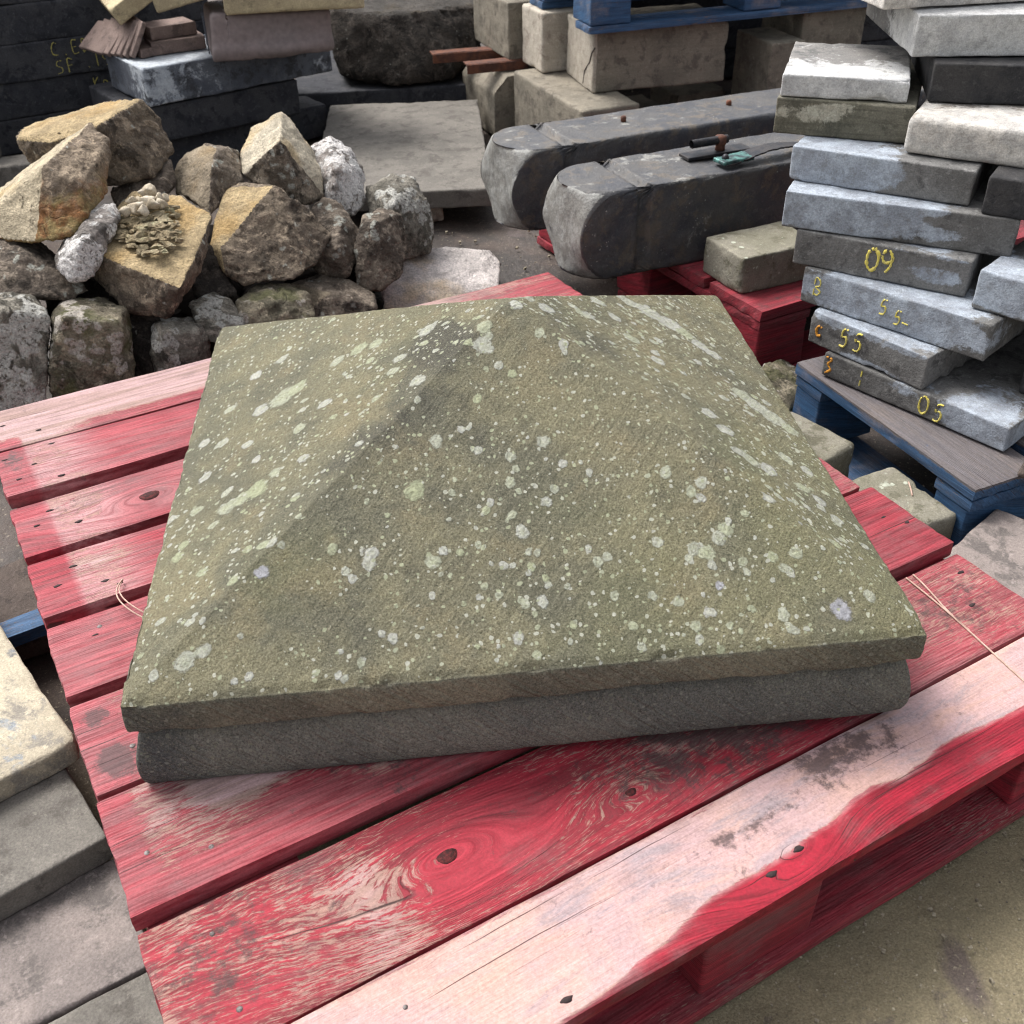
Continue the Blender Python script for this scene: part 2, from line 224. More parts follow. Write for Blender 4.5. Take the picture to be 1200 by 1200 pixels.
_seed = [10]
def stone_box(L, W, T, r=0.006, amp=0.0016, step=0.010, chip=0.6, seed=None, chamfer=0.0, mx=46, warp=0.004, pale=None):
    """hewn block: rounded, chipped edges and an uneven face; origin at front-left-bottom"""
    if seed is None:
        _seed[0] += 1
        seed = _seed[0]
    def axis(d):
        e = np.array([0, .35, .8, 1.4, 2.6]) * min(r, d * .12)
        n = max(2, min(mx, int(round((d - 2 * e[-1]) / step))))
        mid = np.linspace(e[-1], d - e[-1], n + 1)
        return np.concatenate([e[:-1], mid, d - e[:-1][::-1]]) / d
    U, F = box_grid(axis(L), axis(W), axis(T))
    S = np.array([L, W, T])
    P = U * S
    off = np.array([seed * 1.37, seed * 0.71, seed * 2.3])
    rr = r * (0.45 + 1.1 * fbm(P + off, 14, 2, seed)) + chip * 0.02 * np.maximum(0, fbm(P + off, 22, 3, seed + 5) - 0.60) * 4
    rr = np.minimum(rr, 0.42 * S.min())[:, None]
    inner = np.clip(P, rr, S - rr)
    d = P - inner
    ln = np.linalg.norm(d, axis=1, keepdims=True)
    cheb = np.abs(d).max(axis=1, keepdims=True)
    Q = np.where(ln > 1e-9, inner + d / np.maximum(ln, 1e-9) * np.minimum(rr, np.maximum(cheb, 1e-9) * 1.0 + 0 * rr), P)
    if chamfer > 0:
        k = np.maximum(0, chamfer - (Q[:, 0] + (T - Q[:, 2])))
        Q[:, 0] += k / 2; Q[:, 2] -= k / 2
    N = vnormals(Q, F)
    dsp = amp * 2.2 * (fbm(P + off, 45, 3, seed + 9) - 0.5) + warp * (fbm(P + off, 7, 2, seed + 3) - 0.5)
    Q = Q + N * dsp[:, None]
    at = {}
    if pale is not None:
        at['pale'] = pale(P[:, 0] / L, P[:, 1] / W, P[:, 2] / T)
    return Q, F, at

def blobs(*bl):
    """pale weathered patches on a face: (s, t, rs, rt, strength) in fractions of the front face"""
    def fn(s, d, t):
        out = np.zeros_like(s) + 0.0
        for (cs, ct, rs, rt, k) in bl:
            q = ((s - cs) / rs) ** 2 + ((t - ct) / rt) ** 2
            out = np.maximum(out, k * np.clip(1.35 - q, 0, 1))
        return out * np.clip(1.2 - d * 2.0, 0.0, 1)
    return fn

# ------------------------------------------------------------------ node materials
class NT:
    def __init__(self, name):
        self.m = bpy.data.materials.new(name)
        self.m.use_nodes = True
        self.t = self.m.node_tree
        self.b = self.t.nodes['Principled BSDF']
        self.b.inputs['Roughness'].default_value = 0.9
        self.b.inputs['Specular IOR Level'].default_value = 0.25
        tc = self.t.nodes.new('ShaderNodeTexCoord')
        oi = self.t.nodes.new('ShaderNodeObjectInfo')
        sc = self.node('ShaderNodeVectorMath', operation='SCALE')
        cb = self.node('ShaderNodeCombineXYZ')
        for k in range(3):
            self.lk(oi.outputs['Random'], cb.inputs[k])
        self.lk(cb.outputs[0], sc.inputs[0]); sc.inputs['Scale'].default_value = 37.0
        ad = self.node('ShaderNodeVectorMath', operation='ADD')
        self.lk(tc.outputs['Object'], ad.inputs[0]); self.lk(sc.outputs[0], ad.inputs[1])
        self.co = ad.outputs[0]
        self.raw = tc.outputs['Object']
    def node(self, typ, **kw):
        n = self.t.nodes.new(typ)
        for k, v in kw.items():
            setattr(n, k, v)
        return n
    def lk(self, a, b):
        self.t.links.new(a, b)
    def put(self, sock, v):
        if isinstance(v, (int, float)):
            sock.default_value = v
        elif isinstance(v, tuple):
            sock.default_value = (*v, 1) if len(v) == 3 and len(sock.default_value) == 4 else v
        else:
            self.lk(v, sock)
    def noise(self, scale, detail=4, rough=0.55, co=None, dist=0.0, out='Fac'):
        n = self.node('ShaderNodeTexNoise')
        self.lk(co or self.co, n.inputs['Vector'])
        n.inputs['Scale'].default_value = scale
        n.inputs['Detail'].default_value = detail
        n.inputs['Roughness'].default_value = rough
        n.inputs['Distortion'].default_value = dist
        return n.outputs[out]
    def vor(self, scale, co=None, feature='F1', out='Distance', rnd=1.0):
        n = self.node('ShaderNodeTexVoronoi', feature=feature)
        self.lk(co or self.co, n.inputs['Vector'])
        n.inputs['Scale'].default_value = scale
        n.inputs['Randomness'].default_value = rnd
        return n.outputs[out]
    def ramp(self, v, a, b, lo=0.0, hi=1.0, smooth=True):
        n = self.node('ShaderNodeMapRange')
        n.interpolation_type = 'SMOOTHSTEP' if smooth else 'LINEAR'
        self.put(n.inputs['Value'], v)
        for k, q in (('From Min', a), ('From Max', b), ('To Min', lo), ('To Max', hi)):
            self.put(n.inputs[k], q)
        return n.outputs[0]
    def math(self, op, a, b=0.0, clamp=False):
        n = self.node('ShaderNodeMath', operation=op, use_clamp=clamp)
        self.put(n.inputs[0], a); self.put(n.inputs[1], b)
        return n.outputs[0]
    def mix(self, f, a, b, mode='MIX'):
        n = self.node('ShaderNodeMix', data_type='RGBA', blend_type=mode)
        self.put(n.inputs[0], f); self.put(n.inputs[6], a); self.put(n.inputs[7], b)
        return n.outputs[2]
    def attr(self, name):
        n = self.node('ShaderNodeAttribute', attribute_name=name)
        return n.outputs['Fac']
    def scaled(self, v, co=None):
        n = self.node('ShaderNodeVectorMath', operation='MULTIPLY')
        self.lk(co or self.co, n.inputs[0])
        n.inputs[1].default_value = v
        return n.outputs[0]
    def warp(self, co, scale, amt):
        n = self.node('ShaderNodeTexNoise')
        self.lk(co, n.inputs['Vector']); n.inputs['Scale'].default_value = scale; n.inputs['Detail'].default_value = 3
        s = self.node('ShaderNodeVectorMath', operation='SUBTRACT'); self.lk(n.outputs['Color'], s.inputs[0]); s.inputs[1].default_value = (.5, .5, .5)
        m = self.node('ShaderNodeVectorMath', operation='SCALE'); self.lk(s.outputs[0], m.inputs[0]); m.inputs['Scale'].default_value = amt
        a = self.node('ShaderNodeVectorMath', operation='ADD'); self.lk(co, a.inputs[0]); self.lk(m.outputs[0], a.inputs[1])
        return a.outputs[0]
    def bump(self, h, strength, dist, prev=None):
        n = self.node('ShaderNodeBump')
        n.inputs['Strength'].default_value = strength
        n.inputs['Distance'].default_value = dist
        self.lk(h, n.inputs['Height'])
        if prev is not None:
            self.lk(prev, n.inputs['Normal'])
        return n.outputs[0]
    def done(self, col, rough=0.9, normal=None, spec=None):
        self.put(self.b.inputs['Base Color'], col)
        self.put(self.b.inputs['Roughness'], rough)
        if spec is not None: self.b.inputs['Specular IOR Level'].default_value = spec
        if normal is not None: self.lk(normal, self.b.inputs['Normal'])
        return self.m

def vcol(m, col, f, lo, hi):
    """multiply a colour by a grey speckle"""
    g = m.ramp(f, 0.28, 0.72, lo, hi, False)
    cb = m.node('ShaderNodeCombineColor')
    for k in range(3): m.lk(g, cb.inputs[k])
    return m.mix(1.0, col, cb.outputs[0], 'MULTIPLY')

def mat_stone(name, c1, c2, c3, pale=None, pale2=None, lichen=0.0, lcol=(.42, .44, .36), scale=9, grain=(.74, 1.28), bump=.45, rough=.92, pale_amt=0.0, strata=0.0, lsc=55, gs=420, spec=.25):
    m = NT(name)
    w = m.warp(m.co, 12, 0.05)
    a = m.ramp(m.noise(scale, 6, .65, w), .42, .58)
    col = m.mix(a, c1, c2)
    b = m.ramp(m.noise(scale * 2.7, 7, .7, w), .50, .62)
    col = m.mix(b, col, c3)
    e = m.ramp(m.noise(scale * 9, 5, .7, w), .56, .66)
    col = m.mix(m.math('MULTIPLY', e, .5), col, tuple(min(.7, x * 1.7) for x in c2))
    if strata > 0:
        st = m.noise(10, 4, .6, m.scaled((1.2, 1.2, 16)))
        col = m.mix(m.math('MULTIPLY', m.ramp(st, .45, .65), strata), col, c3)
    if pale is not None:
        pa = m.math('ADD', m.attr('pale'), m.math('MULTIPLY', m.math('SUBTRACT', m.noise(24, 8, .74, w), .5), 1.6))
        pa = m.math('ADD', pa, pale_amt)
        f = m.ramp(pa, .42, .60)
        pc = m.mix(m.ramp(m.noise(30, 6, .68), .42, .58), pale, pale2 or pale)
        f = m.math('MULTIPLY', f, m.ramp(m.noise(75, 6, .7), .30, .55, .55, 1.0))
        col = m.mix(m.math('MULTIPLY', f, .95), col, pc)
    sp = m.noise(gs, 3, .7)
    col = vcol(m, col, sp, *grain)
    if lichen > 0:
        wl = m.warp(m.co, 45, 0.02)
        d = m.vor(lsc, wl)
        dens = m.ramp(m.noise(14, 3, .5), .40, .66, 0.0, lichen)
        f = m.ramp(m.math('SUBTRACT', dens, d), -.05, .06)
        d2 = m.vor(lsc * .33, wl)
        f2 = m.ramp(m.math('SUBTRACT', m.math('MULTIPLY', dens, .8), d2), -.05, .10)
        ff = m.math('MAXIMUM', f, m.math('MULTIPLY', f2, m.ramp(m.noise(120, 4, .6), .42, .55)))
        lc = m.mix(m.ramp(m.noise(60, 3), .4, .6), lcol, tuple(x * .75 for x in lcol))
        col = m.mix(ff, col, lc)
    h = m.math('ADD', m.noise(gs * .45, 5, .7), m.math('MULTIPLY', m.noise(40, 5, .6), 1.5))
    n = m.bump(h, bump, 0.004)
    return m.done(col, rough, n, spec)

def mat_rock(name, dark, mid, fresh, lichen=.25, lcol=(.42, .42, .37), iron=None, moss=None):
    m = NT(name)
    w = m.warp(m.co, 9, 0.09)
    a = m.ramp(m.noise(10, 7, .7, w), .43, .57)
    col = m.mix(a, dark, mid)
    b = m.ramp(m.noise(34, 7, .74, w), .50, .61)
    col = m.mix(m.math('MULTIPLY', b, .75), col, tuple(min(.6, x * 2.0) for x in mid))
    k = m.ramp(m.noise(19, 7, .72, w), .53, .62)
    col = m.mix(m.math('MULTIPLY', k, .85), col, tuple(x * .35 for x in dark))
    if iron is not None:
        sz = m.node('ShaderNodeSeparateXYZ'); m.lk(m.raw, sz.inputs[0])
        zz = m.math('ADD', m.math('MULTIPLY', sz.outputs[2], 5.0), m.math('MULTIPLY', m.noise(11, 6, .7, w), 1.0))
        irc = m.mix(m.ramp(m.noise(26, 6, .7, w), .42, .6), iron, (iron[0] * 1.25, iron[1] * 2.1, iron[2] * 2.6))
        col = m.mix(m.ramp(zz, .85, 1.15, .9, 0.0), col, irc)
    if moss is not None:
        col = m.mix(m.math('MULTIPLY', m.ramp(m.noise(13, 5, .6), .48, .64), .8), col, moss)
    wl = m.warp(m.co, 40, 0.03)
    dens = m.ramp(m.noise(11, 4, .6), .38, .66, 0.0, lichen * 2.2)
    d = m.vor(42, wl)
    f = m.ramp(m.math('SUBTRACT', dens, d), -.08, .08)
    f = m.math('MULTIPLY', f, m.ramp(m.noise(150, 4, .7), .36, .5))
    col = m.mix(f, col, lcol)
    fr = m.ramp(m.math('ADD', m.attr('fresh'), m.math('MULTIPLY', m.math('SUBTRACT', m.noise(40, 6, .65), .5), .5)), .4, .62)
    st = m.ramp(m.noise(14, 6, .62, m.warp(m.scaled((1, 1, 3)), 6, .1)), .36, .64)
    fc = m.mix(st, fresh, tuple(x * .62 for x in fresh))
    fc = m.mix(m.math('MULTIPLY', m.ramp(m.noise(8, 4), .5, .66), .6), fc, (fresh[0] * .8, fresh[1] * .66, fresh[2] * .42))
    col = m.mix(fr, col, fc)
    crk = m.vor(13, m.warp(m.co, 14, .10), 'DISTANCE_TO_EDGE')
    cm = m.math('MULTIPLY', m.ramp(crk, .0, .035, 1.0, 0.0), m.ramp(m.noise(6, 3), .60, .7))
    col = m.mix(m.math('MULTIPLY', cm, .35), col, tuple(x * .3 for x in dark))
    col = vcol(m, col, m.noise(260, 4, .75), .50, 1.5)
    h = m.math('ADD', m.noise(120, 6, .75), m.math('MULTIPLY', m.noise(30, 7, .7), 2.6))
    h = m.math('SUBTRACT', h, m.math('MULTIPLY', cm, .8))
    n = m.bump(h, .9, 0.008)
    return m.done(col, .93, n)

def mat_flat(name, c1, c2, rough=.7, metal=0.0, scale=30, bump=.2, spec=.4):
    m = NT(name)
    col = m.mix(m.ramp(m.noise(scale, 5, .65), .38, .62), c1, c2)
    col = vcol(m, col, m.noise(scale * 8, 3), .8, 1.2)
    n = m.bump(m.noise(scale * 5, 4), bump, 0.002)
    m.b.inputs['Metallic'].default_value = metal
    return m.done(col, rough, n, spec)

def mat_paint_wood(name, paint, paint2, wash, wood, dirtc):
    """worn painted timber; attributes: paint, dirt, grain, band"""
    m = NT(name)
    sx = m.node('ShaderNodeSeparateXYZ'); m.lk(m.raw, sx.inputs[0])
    cb = m.node('ShaderNodeCombineXYZ')
    m.lk(sx.outputs[0], cb.inputs[0]); m.lk(m.attr('grain'), cb.inputs[1]); m.lk(sx.outputs[2], cb.inputs[2])
    g = cb.outputs[0]
    fine = m.noise(1.0, 5, .6, m.scaled((22, 420, 120), g))
    wide = m.noise(1.0, 4, .6, m.scaled((5, 95, 40), g))
    fleck = m.noise(1.0, 6, .72, m.scaled((62, 480, 60), m.warp(g, 30, .010)))
    blot = m.noise(16, 5, .6)
    pt = m.attr('paint')
    v = m.math('ADD', pt, m.math('MULTIPLY', m.math('SUBTRACT', fleck, .5), 1.35))
    v = m.math('ADD', v, m.math('MULTIPLY', m.math('SUBTRACT', blot, .5), .55))
    mask = m.ramp(v, .40, .56)
    red = m.mix(m.ramp(wide, .35, .65), paint, paint2)
    fade = m.attr('fade')
    red = m.mix(m.math('MULTIPLY', fade, m.ramp(fine, .3, .6, .35, 1.0)), red, wash)
    bare = m.mix(m.math('MULTIPLY', m.ramp(wide, .38, .62), m.ramp(m.attr('wash'), 0, 1, 1.0, .3)), wash, wood)
    bare = m.mix(m.math('MULTIPLY', m.ramp(fine, .5, .7), m.ramp(m.attr('wash'), 0, 1, .55, .12)), bare, tuple(x * .55 for x in wood))
    tan = m.math('MULTIPLY', m.ramp(m.noise(5, 5, .65), .46, .62), m.math('MULTIPLY', m.attr('wash'), .6))
    bare = m.mix(tan, bare, (.50, .31, .25))
    smk = m.math('MULTIPLY', m.ramp(m.noise(1.0, 6, .7, m.scaled((9, 40, 20), m.warp(g, 8, .05))), .50, .66), m.math('MULTIPLY', m.attr('wash'), .78))
    bare = m.mix(smk, bare, (.27, .225, .24))
    smk2 = m.math('MULTIPLY', m.ramp(m.noise(1.0, 5, .7, m.scaled((5, 26, 20), m.warp(g, 6, .06))), .54, .68), m.math('MULTIPLY', m.attr('wash'), .72))
    bare = m.mix(smk2, bare, (.46, .285, .235))
    bare = m.mix(m.math('MULTIPLY', m.ramp(pt, .30, .55), .75), bare, (wood[0] * 1.0, wood[1] * .80, wood[2] * .72))
    col = m.mix(mask, bare, red)
    grime = m.math('MULTIPLY', m.ramp(m.noise(9, 7, .7), .50, .68), m.ramp(wide, .3, .6, .10, .42))
    col = m.mix(grime, col, tuple(x * 2.2 for x in dirtc))
    col = m.mix(m.ramp(m.math('ADD', m.attr('dirt'), m.math('MULTIPLY', m.math('SUBTRACT', m.noise(45, 8, .78), .5), 1.9)), .36, .66, 0, .80), col, dirtc)
    spl = m.ramp(m.noise(1.0, 2, .5, m.scaled((2.6, 330, 40), m.warp(g, 5, .012))), .685, .72)
    col = m.mix(m.math('MULTIPLY', spl, .85), col, (.035, .018, .018))
    scr = m.ramp(m.noise(1.0, 3, .6, m.scaled((14, 520, 120), m.warp(g, 9, .03))), .66, .74)
    col = m.mix(m.math('MULTIPLY', scr, .45), col, tuple(x * .5 for x in wood))
    gl = m.ramp(m.attr('wash'), 0, 1, .66, .90)
    gh = m.ramp(m.attr('wash'), 0, 1, 1.25, 1.06)
    gg = m.ramp(fine, .28, .72, gl, gh, False)
    cg = m.node('ShaderNodeCombineColor')
    for k in range(3): m.lk(gg, cg.inputs[k])
    col = m.mix(1.0, col, cg.outputs[0], 'MULTIPLY')
    col = vcol(m, col, m.noise(380, 3, .7), .8, 1.2)
    saw = m.math('SINE', m.math('MULTIPLY', m.math('ADD', m.attr('grain'), m.math('MULTIPLY', m.noise(14, 3), .004)), 2100.0))
    saw = m.math('MULTIPLY', saw, m.ramp(m.attr('wash'), 0, .5, 1.0, 0.0))
    sawm = m.math('MULTIPLY', saw, m.math('MULTIPLY', m.ramp(m.noise(5, 3), .44, .58), m.ramp(m.noise(60, 3), .3, .6)))
    col = m.mix(m.math('MULTIPLY', m.ramp(sawm, .2, 1.0), .14), col, tuple(x * .9 for x in dirtc))
    h = m.math('ADD', m.math('MULTIPLY', fine, .8), m.math('MULTIPLY', mask, .35))
    h = m.math('ADD', h, m.math('MULTIPLY', sawm, -.22))
    h = m.math('SUBTRACT', h, m.math('MULTIPLY', spl, 1.2))
    h = m.math('ADD', h, m.math('MULTIPLY', fleck, .5))
    n = m.bump(h, .5, 0.0022)
    return m.done(col, m.ramp(mask, 0, 1, .85, .68), n, .3)

M = {}
M['cap'] = None
M['ground'] = None
def build_cap_mat():
    m = NT('weathered_sandstone')
    w = m.warp(m.raw, 8, .05)
    col = m.mix(m.ramp(m.noise(7.5, 7, .68, w), .38, .62), (.232, .214, .138), (.150, .145, .106))
    col = m.mix(m.math('MULTIPLY', m.ramp(m.noise(12, 6, .65, w), .5, .66), .7), col, (.245, .212, .132))
    col = m.mix(m.math('MULTIPLY', m.ramp(m.noise(3.4, 4, .55, w), .5, .66), .4), col, (.205, .203, .105))
    dk = m.math('ADD', m.attr('dark'), m.math('MULTIPLY', m.math('SUBTRACT', m.noise(17, 6, .65, w), .5), 1.0))
    col = m.mix(m.ramp(dk, .22, .72, 0, .85), col, (.082, .080, .068))
    side = m.attr('side')
    sc_ = m.mix(m.ramp(m.noise(9, 5, .6, w), .4, .62), (.245, .230, .172), (.165, .158, .124))
    sl_ = m.mix(m.ramp(m.noise(7, 6, .65, w), .4, .6), (.225, .222, .190), (.155, .156, .142))
    sc_ = m.mix(m.attr('low'), sc_, sl_)
    sc_ = m.mix(m.ramp(dk, .25, .75, 0, .75), sc_, (.075, .078, .086))
    col = m.mix(side, col, sc_)
    # sand grain
    col = vcol(m, col, m.math('ADD', m.math('MULTIPLY', m.noise(800, 2, .8), .4), m.math('MULTIPLY', m.noise(420, 3, .8), .6)), .12, 2.0)
    col = m.mix(m.math('MULTIPLY', m.ramp(m.noise(620, 3, .75), .56, .66), .6), col, (.40, .37, .27))
    # lichen crusts
    edge = m.math('SUBTRACT', m.noise(230, 6, .78), .5)
    lf = m.ramp(m.math('ADD', m.attr('lichen'), m.math('MULTIPLY', edge, .62)), .44, .58)
    lf = m.math('MULTIPLY', lf, m.ramp(m.noise(260, 4, .7), .28, .50, .45, 1.0))
    lc = m.mix(m.ramp(m.noise(70, 4, .6), .38, .62), (.60, .60, .53), (.52, .53, .43))
    lc = m.mix(m.ramp(m.attr('lichen'), .5, .95), (.56, .56, .52), lc)
    lc = m.mix(m.math('MULTIPLY', m.attr('tone'), .8), lc, (.43, .46, .27))
    lc = m.mix(m.attr('blue'), lc, (.46, .46, .50))
    lc = vcol(m, lc, m.noise(330, 3, .7), .62, 1.25)
    col = m.mix(m.math('MULTIPLY', lf, .93), col, lc)
    # tiny crusts
    wl = m.warp(m.raw, 120, .006)
    d = m.vor(190, wl)
    rnd = m.vor(190, wl, out='Color')
    sep = m.node('ShaderNodeSeparateColor'); m.lk(rnd, sep.inputs[0])
    rad = m.ramp(sep.outputs[0], .42, 1.0, 0.0, .50, False)
    dens = m.math('MULTIPLY', rad, m.ramp(m.math('ADD', m.noise(9, 3), m.math('MULTIPLY', m.attr('dens'), .35)), .43, .63, .06, 1.0))
    tf = m.ramp(m.math('SUBTRACT', dens, d), 0.0, .10)
    tf = m.math('MULTIPLY', tf, m.ramp(side, 0, 1, 1.0, .3))
    col = m.mix(m.math('MULTIPLY', tf, .9), col, m.mix(m.ramp(sep.outputs[1], .3, .7), (.54, .54, .46), (.42, .44, .30)))
    d3 = m.vor(88, m.warp(m.raw, 90, .010))
    r3 = m.vor(88, m.warp(m.raw, 90, .010), out='Color')
    s3 = m.node('ShaderNodeSeparateColor'); m.lk(r3, s3.inputs[0])
    dn3 = m.math('MULTIPLY', m.ramp(s3.outputs[0], .45, 1.0, 0.0, .48, False), m.math('MULTIPLY', m.ramp(m.attr('dens'), .7, 1.3), m.ramp(m.noise(7, 4, .6), .42, .58)))
    t3 = m.ramp(m.math('ADD', m.math('SUBTRACT', dn3, d3), m.math('MULTIPLY', edge, .25)), .0, .12)
    t3 = m.math('MULTIPLY', t3, m.ramp(side, 0, .5, 1.0, 0.0))
    col = m.mix(m.math('MULTIPLY', t3, .92), col, m.mix(s3.outputs[1], (.56, .56, .47), (.48, .50, .36)))
    # relief: grain, pits and slanting tool marks
    rot = m.node('ShaderNodeVectorRotate', rotation_type='Z_AXIS'); m.lk(m.warp(m.raw, 30, .004), rot.inputs['Vector']); rot.inputs['Angle'].default_value = R(38)
    tool = m.noise(1.0, 2, .5, m.scaled((150, 14, 90), rot.outputs[0]))
    h = m.math('ADD', m.math('MULTIPLY', m.noise(520, 4, .8), 1.0), m.math('MULTIPLY', tool, 1.0))
    h = m.math('ADD', h, m.math('MULTIPLY', m.noise(60, 5, .65), 1.1))
    h = m.math('ADD', h, m.math('MULTIPLY', lf, .35))
    rs = m.node('ShaderNodeVectorRotate', rotation_type='Y_AXIS'); m.lk(m.warp(m.raw, 25, .004), rs.inputs['Vector']); rs.inputs['Angle'].default_value = R(48)
    ts = m.noise(1.0, 2, .5, m.scaled((230, 30, 16), rs.outputs[0]))
    h = m.math('ADD', h, m.math('MULTIPLY', m.math('MULTIPLY', ts, side), 2.4))
    n = m.bump(h, 1.0, .0045)
    return m.done(col, .95, n, .15)
M['cap'] = build_cap_mat()

def build_ground_mat():
    m = NT('yard_ground')
    p = m.node('ShaderNodeSeparateXYZ'); m.lk(m.raw, p.inputs[0])
    w = m.warp(m.raw, 3, .3)
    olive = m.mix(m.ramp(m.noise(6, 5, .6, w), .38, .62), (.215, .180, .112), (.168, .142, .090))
    brown = m.mix(m.ramp(m.noise(5, 7, .7, w), .42, .58), (.062, .046, .038), (.032, .026, .023))  # brown rear ground, darkened further to carry the shade in the gaps
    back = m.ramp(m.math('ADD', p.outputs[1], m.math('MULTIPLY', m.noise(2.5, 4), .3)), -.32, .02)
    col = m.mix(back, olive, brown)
    mud = m.ramp(m.noise(4.2, 6, .7, w), .60, .68)
    col = m.mix(m.math('MULTIPLY', mud, .75), col, (.085, .066, .062))
    dv = m.node('ShaderNodeVectorMath', operation='DISTANCE'); m.lk(m.warp(m.scaled((2.2, 1, 0), m.raw), 30, .05), dv.inputs[0]); dv.inputs[1].default_value = (.392 * 2.2, -.556, 0)
    col = m.mix(m.math('MULTIPLY', m.ramp(dv.outputs['Value'], .018, .05, 1.0, 0.0), .8), col, (.095, .072, .070))
    col = m.mix(m.math('MULTIPLY', m.ramp(m.noise(150, 3, .7), .60, .70), .6), col, (.30, .26, .19))
    col = vcol(m, col, m.noise(420, 4, .75), .55, 1.5)
    col = m.mix(m.math('MULTIPLY', m.ramp(m.vor(120), .10, .16, 1.0, 0.0), m.ramp(m.noise(60, 2), .58, .66)), col, (.10, .08, .055))
    h = m.math('ADD', m.math('MULTIPLY', m.noise(130, 5, .7), .5), m.noise(22, 6, .6))
    n = m.bump(h, .9, .007)
    wet = m.ramp(m.noise(3.0, 4, .5), .45, .62, .55, .9)
    return m.done(col, wet, n, .35)
M['ground'] = build_ground_mat()

M['red'] = mat_paint_wood('worn_red_paint_on_timber', (.285, .0090, .0245), (.155, .0055, .0145), (.425, .285, .285), (.30, .20, .175), (.060, .042, .042))
M['bluew'] = mat_paint_wood('worn_blue_paint_on_timber', (.024, .085, .19), (.016, .052, .12), (.22, .22, .23), (.16, .14, .125), (.135, .108, .092))
M['slab_pale'] = mat_stone('grey_stone_with_pale_dusting', (.115, .112, .108), (.155, .152, .148), (.075, .073, .072), (.345, .385, .44), (.25, .275, .315), pale_amt=.0)
M['slab_white'] = mat_stone('whitish_stone_face', (.17, .165, .16), (.22, .21, .20), (.11, .11, .108), (.54, .54, .53), (.42, .42, .42), pale_amt=.30)
M['slab_buff'] = mat_stone('buff_white_stone', (.19, .17, .15), (.24, .215, .185), (.13, .115, .10), (.54, .51, .47), (.40, .385, .365), pale_amt=.25, strata=.4)
M['slab_green'] = mat_stone('greenish_stone', (.115, .108, .080), (.15, .14, .11), (.075, .072, .056), (.40, .39, .32), (.33, .31, .25), strata=.6)
M['slab_dark'] = mat_stone('dark_stone', (.030, .030, .032), (.046, .044, .044), (.020, .020, .022), (.16, .15, .145), (.10, .10, .10), pale_amt=-.1)
M['slab_black'] = mat_stone('near_black_stone', (.034, .035, .041), (.050, .050, .054), (.022, .023, .028), (.11, .10, .095), (.07, .07, .07), pale_amt=.05)
M['beam'] = mat_stone('sooty_carved_stone', (.036, .038, .046), (.060, .058, .058), (.088, .074, .060), (.25, .25, .235), (.17, .165, .15), pale_amt=-.02, lichen=.14, lcol=(.30, .30, .28), lsc=95, rough=.62, spec=.5)
M['block'] = mat_stone('dressed_sandstone', (.215, .190, .150), (.165, .148, .118), (.12, .105, .085), (.40, .36, .30), (.34, .30, .25), pale_amt=-.1, strata=.3)
M['block_pale'] = mat_stone('pale_dressed_stone', (.48, .43, .36), (.40, .36, .30), (.28, .24, .20), (.55, .50, .43), (.5, .45, .4), strata=.2)
M['flag'] = mat_stone('grey_flagstone', (.155, .142, .125), (.125, .115, .102), (.095, .086, .076), (.27, .25, .22), (.22, .2, .18), pale_amt=-.15)
M['flag_lilac'] = mat_stone('lilac_grey_flagstone', (.225, .190, .175), (.175, .150, .140), (.12, .105, .098), (.33, .29, .27), (.28, .25, .24), pale_amt=.0)
M['flag_mossy'] = mat_stone('mossy_grey_flagstone', (.22, .205, .165), (.175, .165, .125), (.12, .112, .08), (.32, .30, .25), (.26, .25, .2), pale_amt=.0, lichen=.25)
M['left_slab'] = mat_stone('lichen_blotched_sandstone', (.40, .355, .27), (.33, .29, .22), (.22, .20, .17), (.20, .22, .24), (.14, .14, .14), pale_amt=.12, lichen=.1, grain=(.72, 1.25))
M['blue_slab'] = mat_stone('blue_grey_stone', (.115, .125, .145), (.075, .082, .10), (.05, .052, .058), (.45, .48, .51), (.36, .39, .43), pale_amt=.0)
M['sandy'] = mat_stone('sandy_stone', (.42, .35, .22), (.34, .28, .18), (.24, .2, .13), (.5, .43, .3), (.45, .4, .28))
M['clay'] = mat_stone('brown_clay', (.21, .155, .135), (.17, .125, .11), (.12, .09, .08), (.3, .24, .21), (.26, .2, .18))
M['wrap'] = mat_flat('dusty_wrapping', (.235, .19, .185), (.20, .165, .16), .75, 0, 9, .15, .2)
M['rust'] = mat_flat('rusty_iron', (.14, .055, .032), (.07, .032, .024), .85, .2, 40, .5)
M['iron'] = mat_flat('black_iron', (.022, .024, .03), (.05, .045, .045), .5, .6, 40, .3)
M['verdigris'] = mat_flat('green_corroded_metal', (.09, .22, .20), (.025, .04, .045), .5, .4, 60, .5)
M['nail'] = mat_flat('nail_steel', (.20, .18, .175), (.07, .055, .05), .7, .2, 200, .1)
M['hole'] = mat_flat('nail_rust_dark', (.02, .014, .014), (.035, .02, .02), .9, .0, 200, .1)
M['chalk'] = mat_flat('yellow_crayon', (.74, .62, .10), (.55, .47, .16), .9, 0, 250, .4)
M['chalk_old'] = mat_flat('faded_yellow_crayon', (.45, .39, .10), (.28, .25, .09), .9, 0, 250, .4)
M['orange_chalk'] = mat_flat('orange_crayon', (.60, .27, .03), (.45, .2, .04), .9, 0, 250, .4)
M['twine'] = mat_flat('pinkish_twine', (.50, .34, .28), (.38, .25, .20), .8, 0, 200, .3)
M['slate'] = mat_stone('muddy_slate', (.10, .078, .066), (.08, .063, .055), (.05, .04, .036), (.15, .12, .1), (.12, .1, .09), bump=.9)
M['mortar'] = mat_rock('crumbling_mortar', (.30, .235, .145), (.36, .29, .18), (.46, .385, .26), .1, (.55, .5, .42))
